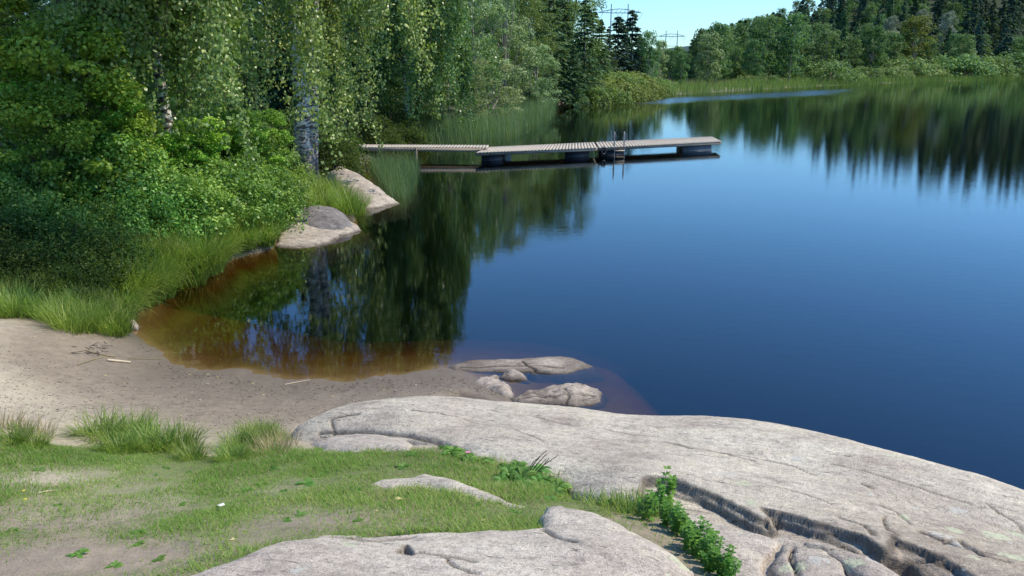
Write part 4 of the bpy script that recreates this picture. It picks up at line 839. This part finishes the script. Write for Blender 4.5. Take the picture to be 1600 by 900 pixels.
for px, Y, s_ in [(500, 19.4, 1.1), (520, 19.2, 1.25), (540, 19.4, 1.2), (552, 20.0, 1.1), (490, 20.2, 1.2), (530, 20.4, 1.2), (470, 20.8, 1.0), (450, 17.8, .9), (430, 17.2, .9), (560, 20.8, .9), (415, 16.8, .8), (515, 21.2, 1.1)]:
    grass(px, Y, lg[R0.integers(3)], s_, 'long grass tussock between the birch trunk and the shore boulders', 'grass tussocks around the shore boulders')
# ------------------------------------------------------------------ reeds
def reed_field(name, n, region, h, w, mat, seed, lean=.12, curve=.35, maxsd=9, nseg=3, hv=.5):
    r = np.random.default_rng(seed); pts = np.array([Pz(*p) for p in region]); lo, hi = pts[:, :2].min(0), pts[:, :2].max(0); out_ = []
    while sum(map(len, out_)) < n:
        q = lo + (hi - lo) * r.random((n * 2, 2)); q = q[(sdist(pts, q[:, 0], q[:, 1]) > 0)]; q = q[r.random(len(q)) < np.clip(.5 + .9 * fbm(q[:, 0] * .5, q[:, 1] * .5, 3, seed), .06, 1)]; out_.append(q)
    q = np.vstack(out_)[:n]; z = np.maximum(terrain(q[:, 0], q[:, 1]), -.25)
    V, F = blades(np.column_stack([q, z - .02]), (h * (1 - hv + hv * 1.5 * r.random(n))) + np.maximum(-z, 0), w, r.random(n) * 6.28, np.abs(r.normal(size=n)) * lean, np.abs(r.normal(size=n)) * curve, nseg)
    t = np.repeat(np.clip(.45 + .3 * fbm(q[:, 0] * .6, q[:, 1] * .6, 3, seed + 1) + r.normal(size=n) * .2, 0, 1), nseg)
    o = obj(name, mesh(name, V, F, M[mat], tint=t)); tag(o, kind='stuff'); return o
o = reed_field('reeds', 3200, [(585, 276), (575, 262), (620, 258), (655, 262), (650, 290), (640, 312), (615, 312), (605, 296)], .62, .010, 'reed', 601); tag(o, 'thin blue green reeds growing in the water beside the rock tongue', 'reeds')
o = reed_field('reeds', 9000, [(600, 224), (640, 214), (700, 204), (760, 188), (800, 178), (850, 166), (872, 166), (860, 182), (830, 200), (790, 215), (740, 226), (640, 228)], 1.15, .016, 'reed', 602); tag(o, 'band of tall thin reeds in the water behind the gangway', 'reeds')
o = reed_field('reeds', 1500, [(600, 230), (560, 226), (600, 220), (680, 210), (690, 220), (640, 227)], .6, .03, 'long_grass', 603); tag(o, 'bright green waterside grass where the gangway meets the land', 'grass')
o = reed_field('reeds', 26000, [(865, 168), (905, 165), (955, 162), (1010, 154), (1100, 147.5), (1250, 138.3), (1400, 131), (1600, 124.5), (1900, 120.5), (1900, 117.5), (1600, 121), (1400, 126.5), (1250, 132), (1100, 139.5), (1000, 145), (950, 150), (900, 156), (865, 160)], 1.25, .055, 'far_reed', 604, nseg=2); tag(o, 'long green reed belt lining the far shore', 'reeds')
o = reed_field('meadow_grass', 9000, [(1000, 142), (1100, 138), (1250, 131), (1400, 125.5), (1400, 122), (1250, 126.5), (1100, 132), (1030, 136)], .9, .06, 'dry_grass', 605, nseg=2); tag(o, 'straw coloured meadow grass behind the far reed belt', 'grass')
# ------------------------------------------------------------------ lawn and weeds in the foreground
rg = np.random.default_rng(81)
def lawn(n, name, mat, h, w, seed, power=1.0, only=None):
    r = np.random.default_rng(seed); q = np.column_stack([r.uniform(-6.5, 2.6, n * 4), r.uniform(1.6, 7.2, n * 4)]); q = q[np.abs(q[:, 0]) < q[:, 1] * .72 + .3]
    m_ = turf_mask(q[:, 0], q[:, 1]); hole = np.zeros(len(q), bool)
    for poly in rock_holes: hole |= sdist(poly, q[:, 0], q[:, 1]) > .05
    vis = np.abs(q[:, 0]) < q[:, 1] * .72 + .3
    if only is not None: m_ = m_ * only(q[:, 0], q[:, 1])
    q = q[(r.random(len(q)) < m_ ** power) & ~hole & vis][:n]; z = terrain(q[:, 0], q[:, 1]); m = len(q)
    hh = h * (.45 + .9 * r.random(m)) * np.clip(1 + 1.3 * fbm(q[:, 0] * 2.6, q[:, 1] * 2.6, 4, 5), .35, 2.2); kx = fbm(q[:, 0] * 1.6, q[:, 1] * 1.6, 4, seed + 2)
    V, F = blades(np.column_stack([q, z - .004]), hh, w * (.7 + .6 * r.random(m)), r.random(m) * 6.28, .25 + .85 * r.random(m), 1.1 * r.random(m), 2)
    t = np.repeat(np.clip(.5 + .45 * kx + r.normal(size=m) * .18, 0, 1), 2)
    o = obj(name, mesh(name, V, F, M[mat], tint=t)); tag(o, kind='stuff'); return o
o = lawn(190000, 'grass', 'grass', .034, .0036, 82); tag(o, 'short green lawn grass in the left foreground', 'grass')
o = lawn(42000, 'grass', 'dry_grass', .035, .0035, 83, 1.0, lambda x, y: np.clip(.45 + .9 * fbm(x * 1.1, y * 1.1, 3, 91) + 1.1 * sstep(-1.5, -.4, x), .03, 1)); tag(o, 'dry straw coloured grass mixed into the lawn', 'grass')
TG = [(160, 672, 1.35, 'darkest leftmost tussock of the bushy grass row at the beach edge'), (205, 668, 1.2, 'second tussock of the bushy grass row at the beach edge'), (235, 690, 1.3, 'middle tussock of the bushy grass row, lighter at its base'), (275, 690, 1.25, 'rightmost bright tussock of the bushy grass row'), (185, 692, 1.0, 'low tussock in front of the darkest one'), (300, 704, .8, 'low yellow green tussock at the right end of the row'), (378, 690, 1.1, 'grass tussock left of the whaleback toe'), (405, 672, 1.0, 'taller tussock with a thin stalk beside the whaleback toe'), (360, 706, .8, 'low tussock in front of the pair by the whaleback toe'), (20, 678, .85, 'thin tussock at the left edge where the lawn begins'), (55, 684, .7, 'small tussock on the sand beside the lawn corner')]
for px, py, s_, l in TG:
    p = ground(px, py + 12); o = obj('grass_tussock', nt_[int(px) % 3], None, p - [0, 0, .01], R0.random() * 6, s_ * .82); tag(o, l, 'grass tuft')
for px, py in [(5, 660), (30, 668), (60, 672), (440, 690), (425, 700)]:
    p = ground(px, py + 8); o = obj('grass_tussock', dg, None, p - [0, 0, .01], R0.random() * 6, .55); tag(o, 'dry straw coloured grass tuft at the edge of the sand', 'grass tuft', 'dry grass tufts at the sand edge')
def rosette(seed, n, L, w, lift=.5, lobed=False):
    r = np.random.default_rng(seed); parts = []
    for i in range(n):
        az = i * 2.4 + r.normal() * .2; l = L * (.6 + .6 * r.random()); k = np.linspace(0, 1, 8); e = lift * (.6 + .8 * r.random())
        wdt = w * np.sin(np.clip(k * 1.04, 0, 1) * PI) ** .7 * (1 + (.25 * np.sin(k * 22) if lobed else 0)) * (.35 + .65 * k) + .0012
        hz_ = l * k; zz = l * (e * k - e * .95 * k * k) + .004; d = np.array([math.cos(az), math.sin(az)]); s = np.array([-d[1], d[0]]); cup = wdt * .25
        A = np.stack([d[0] * hz_ + s[0] * wdt, d[1] * hz_ + s[1] * wdt, zz + cup], 1); C = np.stack([d[0] * hz_, d[1] * hz_, zz], 1); B = np.stack([d[0] * hz_ - s[0] * wdt, d[1] * hz_ - s[1] * wdt, zz + cup], 1)
        V = np.stack([A, C, B], 1).reshape(-1, 3); b = np.arange(7)[:, None] * 3 + np.array([[0, 1]]); F = np.stack([b, b + 1, b + 4, b + 3], -1).reshape(-1, 4)
        parts.append((V, F, float(np.clip(.5 + r.normal() * .25, 0, 1)), 0))
    V, F, t, _ = join(parts); return mesh('rosette', V, F, M['weed'], tint=t, smooth=True)
ro = [rosette(701, 9, .085, .021, .5), rosette(702, 12, .075, .014, .6, True), rosette(703, 7, .06, .018, .4), rosette(704, 14, .10, .028, .7)]
WD = [(125, 868, 1, 1.1), (630, 730, 0, 1.1), (645, 712, 2, 1.2), (480, 757, 1, 1.3), (700, 757, 2, .9), (640, 778, 0, .9), (668, 784, 1, .9), (690, 772, 1, 1.1), (470, 806, 1, .9), (745, 790, 2, .8), (740, 735, 0, .9), (560, 815, 2, .7),
      (505, 740, 2, 1.0), (385, 768, 0, 1.0), (350, 820, 2, .7), (60, 735, 1, .9), (215, 852, 2, .8), (250, 875, 2, .8), (330, 745, 1, .8), (770, 712, 1, 1.0), (430, 735, 0, 1.0), (285, 790, 2, .8), (180, 885, 1, .8), (700, 700, 1, .9), (800, 800, 1, .6), (450, 815, 2, .9), (380, 860, 2, .6), (20, 830, 0, .7), (90, 790, 2, .7), (940, 775, 1, .8)]
def onany(px, py): return ground(px, py)
rw = np.random.default_rng(44)
for q in range(75):
    px = rw.uniform(0, 900); py = rw.uniform(705, 890)
    p_ = ground(px, py)
    if turf_mask(p_[:1], p_[1:2])[0] > .5 and all(sdist(po, p_[:1], p_[1:2])[0] < 0 for po in rock_holes): WD.append((px, py, int(rw.integers(3)), rw.uniform(.4, .9)))
for px, py, k_, s_ in WD:
    p = ground(px, py); o = obj('weed_rosette', ro[k_], None, p, R0.random() * 6, s_ * .68); tag(o, 'small broad leaved weed rosette in the foreground turf', 'weed', 'weed rosettes in the foreground turf')
r8 = np.random.default_rng(48); strip_ = [(690, 700), (740, 715), (790, 735), (840, 758), (900, 772), (960, 784), (1010, 792)]
for q in range(60):
    u = r8.random() * 5.99; j = int(u); px = strip_[j][0] + (strip_[j + 1][0] - strip_[j][0]) * (u - j) + r8.normal() * 8; py = strip_[j][1] + (strip_[j + 1][1] - strip_[j][1]) * (u - j) + r8.normal() * 6
    p = ground(px, py)
    if any(sdist(po, p[:1], p[1:2])[0] > 0 for po in rock_holes): continue
    tag(obj('weed_rosette', ro[int(r8.integers(4))], None, p + [0, 0, .004], r8.random() * 6, r8.uniform(.4, .85)), 'low weed in the leafy strip between the whaleback and the front slab', 'weed', 'low weeds along the rock edge')
# plantain clump
e = empty('plantain', ground(815, 748)); tag(e, 'large leafy plantain with thin upright seed stalks beside the whaleback', 'weed')
for i, (dx, dy, s_) in enumerate([(0, 0, 1.0), (.10, .06, .8), (-.08, .05, .7), (.03, -.10, .9), (.09, -.16, .75), (-.03, .13, .7), (.14, -.05, .6), (-.12, -.05, .6)]): obj('leaves', ro[3], e, (dx, dy, .01), i * 1.3, s_)
for i in range(8):
    a = R0.normal() * .18; b = .35 + .3 * R0.random(); h = .10 + .06 * R0.random(); x0 = .02 + R0.random() * .08
    P = [(x0, .03, .02), (x0 + h * .25 * b + .02, .03 + a * .05, h * .6), (x0 + h * b + .03, .03 + a * .1, h * 1.1)]; V, F = tube(P, [.0022, .0030, .0022], 5); obj('stalk', mesh('stalk', V, F, M['dry_grass'], tint=np.full(len(F), .1)), e)
# nettles down the cleft between the slabs
def nettle(seed, h=.24):
    r = np.random.default_rng(seed); st = []; lv = []
    for s_ in range(5):
        az = r.random() * 6.28; b = np.array([math.cos(az), math.sin(az), 0]) * .05 * r.random(); tp = b + np.array([r.normal() * .05, r.normal() * .05, h * (.6 + .5 * r.random())])
        st.append(tube([b, (b + tp) / 2 + r.normal(size=3) * .006, tp], [.0028, .0024, .0012], 5)); nn = 7
        for k_ in range(nn):
            q = b + (tp - b) * (.15 + .85 * k_ / (nn - 1)); L = .048 * (1.1 - .5 * k_ / nn)
            for w in range(4 if k_ > 3 else 2):
                a = az + k_ * 1.57 + w * (PI / 2 if k_ > 3 else PI) + r.normal() * .2; d = np.array([math.cos(a), math.sin(a), -.15 + .5 * k_ / nn]); s = np.array([-d[1], d[0], 0])
                V = np.array([q, q + d * L * .45 + s * L * .36 + [0, 0, .004], q + d * L, q + d * L * .45 - s * L * .36 + [0, 0, .004]]); lv.append((V, np.array([[0, 1, 2, 3]]), float(np.clip(.5 + r.normal() * .22, 0, 1)), 0))
    V, F, t, _ = join(lv); a, b, c, _ = join([(x, y, .4, 0) for x, y in st]); return mesh('leaves', V, F, M['nettle'], tint=t), mesh('stems', a, b, M['nettle'], tint=c)
ne = [nettle(720 + i) for i in range(3)]
def slabpt(px, py): 
    p = onrock(px, py); return p - np.array([0, 0, .09])
NE = [(1036, 775), (1048, 784), (1028, 792), (1045, 800), (1020, 800), (1060, 812), (1042, 815), (1072, 826), (1060, 832), (1085, 838), (1072, 848), (1095, 850), (1085, 860), (1105, 864), (1098, 874), (1118, 876), (1110, 886), (1130, 886), (1125, 897), (1142, 893), (1140, 905), (1010, 806), (1000, 795), (1055, 822)]
NE += [(x_ - 22 + (k_ % 3) * 6, y_ + 2) for k_, (x_, y_) in enumerate(NE[5:21:2])]
for px, py in NE:
    p = slabpt(px, py + 8) if px > 1030 + (py - 780) * .9 else ground(px, py + 6); e = empty('nettle_plant', p, R0.random() * 6, .38 + .28 * R0.random()); tag(e, 'small bright green nettle plant in the row along the rock cleft', 'weed', 'nettle plants along the rock cleft'); m_ = ne[R0.integers(3)]; obj('leaves', m_[0], e); obj('stems', m_[1], e)
e = empty('nettle_plant', slabpt(1042, 770) , 1., .9); tag(e, 'nettle plant growing up against the dark mouth of the ledge', 'weed'); obj('leaves', ne[0][0], e); obj('stems', ne[0][1], e)
for px, py, l in [(1220, 888, 'small spiky green plant growing in the dark cleft'), (1246, 884, 'tiny green plant in the crack of the rock block')]:
    p = onrock(px, py) - np.array([0, 0, .09]); tag(obj('weed_rosette', ro[1], None, p, 1, .85), l, 'weed')
gt = tuftmesh('long_grass', 545, 110, .10, .10, .0045, 1.1, 3)
for px, py in [(985, 782), (965, 778), (1000, 787), (945, 772), (925, 768), (1012, 782), (900, 764), (880, 757), (972, 790), (935, 784), (955, 795), (1030, 806), (915, 780), (985, 800), (860, 752), (890, 772)]:
    p = ground(px, py + 4); tag(obj('grass_tussock', gt, None, p, R0.random() * 6, .8 + .5 * R0.random()), 'small grass tuft in the strip between the two big slabs', 'grass tuft', 'grass tufts between the slabs')
# ------------------------------------------------------------------ litter on the beach
def strip(pts, r_, mat, name, label, cat, dz=.008):
    P = [ground(*p) + [0, 0, dz] for p in pts]; c = np.mean(P, 0); V, F = tube(np.array(P) - c, r_, 6); tag(obj(name, mesh(name, V, F, M[mat], tint=np.full(len(F), .6), smooth=True), None, c), label, cat)
strip([(168, 564.5), (185, 566), (204, 568)], [.013, .015, .013], 'stick', 'stick', 'short peeled pale stick lying on the wet sand', 'stick', .016)
strip([(121, 571), (145, 563), (170, 557), (182, 558)], .005, 'dry_grass', 'reed_stalk', 'thin yellow reed stalk lying left of the peeled stick', 'stalk')
strip([(134, 549), (155, 555), (180, 559)], .006, 'dry_grass', 'reed_stalk', 'grey stalk beside the dark debris above the peeled stick', 'stalk')
strip([(200, 561), (230, 562), (252, 561)], .004, 'dry_grass', 'reed_stalk', 'thin straw pointing from the sand into the water', 'stalk')
strip([(445, 602), (465, 598), (485, 595)], .005, 'stick', 'twig', 'thin pale twig on the sand at the water edge', 'twig')
strip([(60, 772), (75, 769), (92, 768)], .004, 'stick', 'twig', 'short straw coloured twig lying on the lawn', 'twig')
def scrap(mat, s, seed):
    r = np.random.default_rng(seed); n = 7; a = np.arange(n) * 2 * PI / n; rad = s * (.6 + .5 * r.random(n)); V = np.vstack([[[0, 0, s * .35]], np.stack([np.cos(a) * rad, np.sin(a) * rad * .7, r.random(n) * s * .4], 1)])
    return mesh('scrap', V, np.array([[0, 1 + i, 1 + (i + 1) % n] for i in range(n)]), M[mat])
lf = scrap('yleaf', .016, 1); lf2 = scrap('yellow', .012, 2)
for px, py in [(345, 798), (623, 785), (648, 788)]: pass
tag(obj('paper_scrap', scrap('white', .028, 3), None, ground(347, 798) + [0, 0, .03], .5), 'crumpled white scrap lying on the lawn', 'litter')
tag(obj('clover_flower', scrap('petal', .022, 4), None, ground(731, 716) + [0, 0, .04]), 'pink clover flower in the turf beside the whaleback', 'flower')
tag(obj('fallen_leaf', scrap('yleaf', .026, 5), None, ground(623, 786) + [0, 0, .02]), 'large pale yellow leaf lying in the dry turf between the slabs', 'leaf')
for px, py in [(39, 778), (42, 792)]: tag(obj('dandelion_flower', lf2, None, ground(px, py) + [0, 0, .045]), 'small yellow flower in the lawn near the left edge', 'flower', 'yellow flowers in the lawn')
for px, py in [(265, 548), (272, 552), (283, 651), (195, 600), (192, 614), (53, 528), (297, 586), (325, 586), (340, 590), (412, 618), (363, 845), (320, 705), (332, 703), (740, 710), (165, 588), (300, 614), (458, 634), (233, 700), (113, 868), (590, 800), (755, 815), (520, 620), (395, 600), (690, 596), (600, 610)]:
    tag(obj('fallen_leaf', lf, None, ground(px, py) + [0, 0, .006], R0.random() * 6, .6 + .5 * R0.random()), 'tiny fallen yellow leaf on the ground', 'leaf', 'fallen yellow leaves on beach and turf')
# dark washed-up debris by the tussock
r_ = np.random.default_rng(5); parts = []
for i in range(16):
    p = ground(r_.uniform(112, 172), r_.uniform(536, 553)); a = r_.normal() * .6; l = .05 + .1 * r_.random(); d = np.array([math.cos(a), math.sin(a), 0]) * l; v, f = tube([p - d + [0, 0, .008], p + [0, 0, .006], p + d + [0, 0, .004]], .0035, 4); parts.append((v, f, .3, 0))
V, F, t, _ = join(parts); c = V.mean(0); tag(obj('driftwood_debris', mesh('debris', V - c, F, M['dark_bark']), None, c), 'dark washed up twigs and roots below the sunlit tussock', 'debris', kind='stuff')
r_ = np.random.default_rng(15); parts = []
for i in range(1700):
    px_, py_ = r_.uniform(0, 720), r_.uniform(560, 700); y_ = None; p = Pz(px_, py_, .35); z = terrain1(p[0], p[1])
    if z < .02: continue
    a = r_.random() * 6.28; l = .006 + .018 * r_.random() ** 2; d = np.array([math.cos(a), math.sin(a), 0]) * l; p[2] = z; v, f = tube([p - d, p + d], .0025, 3); parts.append((v, f, r_.random(), 0))
for i in range(420):
    u = r_.random(); px_ = 215 + u * 560; e_ = float(np.interp(px_, [215, 243, 280, 330, 400, 500, 600, 700, 775], [532, 552, 570, 584, 592, 594, 592, 586, 598])); p = Pz(px_, e_ + 3 + abs(r_.normal()) * 16 + 3 * math.sin(px_ * .05), .03); z = terrain1(p[0], p[1])
    a = r_.random() * 6.28; l = .004 + .022 * r_.random() ** 3; d = np.array([math.cos(a), math.sin(a), 0]) * l; p[2] = z + .002; v, f = tube([p - d, p + d], .003, 3); parts.append((v, f, r_.random(), 0))
V, F, t, _ = join(parts); tag(obj('beach_litter', mesh('litter', V, F, M['dark_bark'])), 'scattered dark bits of bark and twigs on the sand', 'debris', kind='stuff')

r_ = np.random.default_rng(16); parts = []
for i in range(260):
    px_, py_ = r_.uniform(0, 760), r_.uniform(535, 720); p = Pz(px_, py_, .2); z = terrain1(p[0], p[1])
    if z < -.12 or turf_mask(p[:1], p[1:2])[0] > .6: continue
    a = r_.random() * 3; q = .003 + .011 * r_.random() ** 3; v, f = box((p[0], p[1], z + q * .2), q * 1.6, q * (1 + r_.random()), q, a); v[:, :2] += r_.normal(size=(8, 2)) * q * .18; parts.append((v, f, .5, 0))
V, F, t, _ = join(parts); pb = mesh('pebbles', V, F, M['granite_pale']); tag(obj('pebbles', pb), 'small pebbles and grit strewn over the sand', 'pebbles', kind='stuff')
# ------------------------------------------------------------------ swimming pontoon
def lerp(a, b, t): return np.array(a) * (1 - t) + np.array(b) * t
DZ = .36
fl, bl = np.array([-1.34, 30.7]), np.array([-.86, 32.8]); sf, sb = np.array([3.32, 32.5]), np.array([3.42, 34.85]); rf_, rb = np.array([8.76, 35.2]), np.array([8.92, 37.6])
def prism(p4, z0, z1):
    V = np.array([[*p, z] for z in (z0, z1) for p in p4]); F = np.array([[0, 3, 2, 1], [4, 5, 6, 7], [0, 1, 5, 4], [1, 2, 6, 5], [2, 3, 7, 6], [3, 0, 4, 7]]); return V, F
def add_mesh(name, prs, mat, parent, org, rz=0):
    V, F, t, _ = join([(a, b, .5, 0) for a, b in prs]); return obj(name, mesh(name, V - np.array(org), F, M[mat]), parent)
def section(name, label, a, b, c, d, n, floats, org, over=.0):
    """a,b front edge, d,c back edge"""
    e = empty(name, org); tag(e, label, 'pontoon'); pl = []
    for i in range(n):
        t0, t1 = (i + .08) / n, (i + .92) / n; pl.append(prism([lerp(a, b, t0), lerp(a, b, t1), lerp(d, c, t1), lerp(d, c, t0)], DZ - .03, DZ))
    add_mesh('deck', pl, 'deck', e, org)
    u = unit(np.array(d) - np.array(a)); fb = []
    for s0, s1 in ((.02, .10), (1.02, 1.10), (2.0, 2.08)):
        fb.append(prism([a + u * s0, b + u * s0, b + u * s1, a + u * s1], DZ - .13, DZ - .033))
    v = unit(np.array(b) - np.array(a))
    for q in (a + v * .002, b - v * .10):
        fb.append(prism([q + u * .103, q + v * .09 + u * .103, q + v * .09 + u * .99, q + u * .99], DZ - .128, DZ - .035))
    add_mesh('frame', fb, 'beam', e, org)
    for t0, t1, m_ in floats:
        p0, p1, p2, p3 = lerp(a, b, t0) + u * .12, lerp(a, b, t1) + u * .12, lerp(d, c, t1) - u * .12, lerp(d, c, t0) - u * .12
        fp = [prism([p0, p1, p2, p3], -.16, DZ - .132)]
        for zz in (.0, .08, .16): fp.append(prism([p0 - u * .02, p1 - u * .02, p1 - u * .003, p0 - u * .003], zz, zz + .03))
        add_mesh('float', fp, m_, e, org)
    return e
section('pontoon_section', 'left section of the floating swimming pontoon joined to the gangway', fl, sf - [.03, .01], sb - [.03, .01], bl, 36, [(.04, .20, 'float_black'), (.72, .93, 'float_black')], (1, 32.5, DZ))
section('pontoon_section', 'outer right section of the floating swimming pontoon carrying the ladder', sf + [.03, .01], rf_, rb, sb + [.03, .01], 42, [(.02, .20, 'float_black'), (.68, .92, 'float_grey')], (6, 35, DZ))
ga, gb = np.array([-6.3, 31.75]), np.array([-.92, 31.5]); gu = np.array([.03, 1.0])
e = empty('gangway', (-3.5, 32, DZ)); tag(e, 'narrow wooden gangway running from the bank to the pontoon', 'gangway')
pl = []
for i in range(44): t0, t1 = (i + .06) / 44, (i + .94) / 44; pl.append(prism([lerp(ga, gb, t0), lerp(ga, gb, t1), lerp(ga, gb, t1) + gu, lerp(ga, gb, t0) + gu], .43, .46))
add_mesh('deck', pl, 'deck', e, (-3.5, 32, DZ))
add_mesh('frame', [prism([ga + gu * k, gb + gu * k, gb + gu * (k + .07), ga + gu * (k + .07)], .30, .427) for k in (.02, .9)], 'beam', e, (-3.5, 32, DZ))
for q in (.5, .985): 
    p = lerp(ga, gb, q); add_mesh('post', [tuple(tube([[p[0], p[1] - .045, -.5], [p[0], p[1] - .045, .45]], .04, 8))], 'beam', e, (-3.5, 32, DZ))
e = empty('swim_ladder', (0, 0, 0)); tag(e, 'metal swimming ladder with two tall rails on the pontoon', 'ladder')
v = unit(rf_ - sf); u = unit(sb - sf); lp = lerp(sf, rf_, .125); rails = []
e.location = (lp[0], lp[1], DZ)
for s_ in (0, .46):
    c = lp + v * s_; f3 = lambda o_, z: np.array([c[0] + u[0] * o_, c[1] + u[1] * o_, z]) - np.array([lp[0], lp[1], DZ])
    V, F = tube([f3(-.07, -.7), f3(-.07, 0), f3(-.07, .55), f3(-.06, .80), f3(0, .90), f3(.10, .92), f3(.22, .88), f3(.28, .78), f3(.30, .37)], .015, 8); obj('rail', mesh('rail', V, F, M['steel'], smooth=True), e)
for z in (.20, -.05, -.3):
    q = lp + v * .23 - u * .07; V, F = box((q[0] - lp[0], q[1] - lp[1], z - DZ), .43, .09, .03, math.atan2(v[1], v[0])); obj('step', mesh('step', V, F, M['deck']), e)
V, F = tube([np.array([sf[0] + v[0] * .25 + .05 * math.cos(a) * 0, sf[1] + .0 - .05, .24]) + np.array([v[0] * .1 * math.cos(a), v[1] * .1 * math.cos(a), .13 * math.sin(a)]) for a in np.linspace(0, 2 * PI, 14)], .035, 6)
c = V.mean(0); tag(obj('rubber_fender', mesh('fender', V - c, F, M['float_black'], smooth=True), None, c), 'dark rubber fender ring hanging by the joint left of the ladder', 'fender')
# ------------------------------------------------------------------ power line pylons
def pylon(px, Y, dpx, ytop, yarm, half, label):
    xc = WX(px, Y, 15); z0 = terrain1(xc, Y); sp_ = dpx * Y / FPX; zt = ZT(ytop, Y); za = ZT(yarm, Y)
    e = empty('power_pylon', (xc, Y, z0)); tag(e, label, 'pylon'); hw = half * Y / FPX
    for s_ in (-1, 1):
        V, F = tube([[s_ * sp_ / 2 * 1.04, 0, -1], [s_ * sp_ / 2, 0, zt - z0]], [.34, .22], 6); obj('pole', mesh('pole', V, F, M['pylon']), e)
    h = za - z0; prs = [tube([[-hw, 0, h - .6], [-sp_ / 2, 0, h + .5], [0, 0, h + .8], [sp_ / 2, 0, h + .5], [hw, 0, h - .6]], .16, 5), tube([[-hw, 0, h - .6], [-sp_ / 2, 0, h - .8], [sp_ / 2, 0, h - .8], [hw, 0, h - .6]], .16, 5)]
    for k_ in range(9): x = -hw * .8 + k_ * hw * .2; prs.append(tube([[x, 0, h - .7], [x + hw * .1, 0, h + .4]], .07, 4))
    add_mesh('crossarm', prs, 'pylon', e, (0, 0, 0))
    for x in (-hw * .92, 0, hw * .92):
        add_mesh('insulator', [tube([[x - 1.4, 0, h - .6], [x, 0, h - 3.2], [x + 1.4, 0, h - .6]], .08, 4)], 'pylon', e, (0, 0, 0))
    br = ZT(yarm + 17, Y) - z0
    add_mesh('brace', [tube([[-sp_ / 2, 0, br], [sp_ / 2, 0, br + .1]], .1, 4)], 'pylon', e, (0, 0, 0))
pylon(967, 360, 25, 6, 17, 32, 'nearer lattice armed power pylon rising behind the dark spruce pair')
pylon(1049, 520, 17, 48, 55, 20, 'farther small power pylon in the gap between the woods')
# ------------------------------------------------------------------ light, sky, camera
AZ, EL = math.radians(90), math.radians(52)
sd_ = bpy.data.lights.new('sun', 'SUN'); sd_.energy = 5.0; sd_.angle = math.radians(.5); sd_.color = (1, .93, .80)
so = bpy.data.objects.new('sun', sd_); COL.objects.link(so)
from mathutils import Vector
dv = Vector((math.sin(AZ) * math.cos(EL), math.cos(AZ) * math.cos(EL), math.sin(EL))); so.rotation_euler = dv.to_track_quat('Z', 'Y').to_euler()
w = bpy.data.worlds.new('World'); sc.world = w; w.use_nodes = True; nt = w.node_tree
sk = nt.nodes.new('ShaderNodeTexSky'); sk.sky_type = 'NISHITA'; sk.sun_disc = False; sk.sun_elevation = EL; sk.sun_rotation = AZ; sk.air_density = 1.0; sk.dust_density = .05; sk.ozone_density = 3.0
hs = nt.nodes.new('ShaderNodeHueSaturation'); hs.inputs['Saturation'].default_value = 1.18; hs.inputs['Value'].default_value = 1.25
nt.links.new(sk.outputs[0], hs.inputs['Color']); bg = nt.nodes['Background']; tz = nd(nt, 'ShaderNodeSeparateXYZ', {0: nd(nt, 'ShaderNodeTexCoord').outputs['Generated']}).outputs[2]; tn = mixc(nt, 1, hs.outputs[0], ramp(nt, tz, [(0, (.50, .76, 1.0)), (.15, (.84, 1.06, 1.24)), (.5, (1.04, 1.14, 1.26))]), 'MULTIPLY'); nt.links.new(tn, bg.inputs[0]); bg.inputs[1].default_value = .15
cd = bpy.data.cameras.new('camera'); cd.sensor_width = 36; cd.lens = 36 * FPX / 1600; cd.clip_end = 5000; cd.clip_start = .05
co = bpy.data.objects.new('camera', cd); COL.objects.link(co); co.location = (0, 0, CZ); co.rotation_euler = (PI / 2 - PITCH, 0, 0); sc.camera = co
sc.view_settings.view_transform = 'Standard'; sc.view_settings.look = 'None'; sc.view_settings.exposure = 0
sc.cycles.max_bounces = 8; sc.cycles.transparent_max_bounces = 12; sc.cycles.use_denoising = True; sc.cycles.caustics_reflective = False; sc.cycles.caustics_refractive = False
print('FAR', cnt, 'OBJ', len(sc.objects))
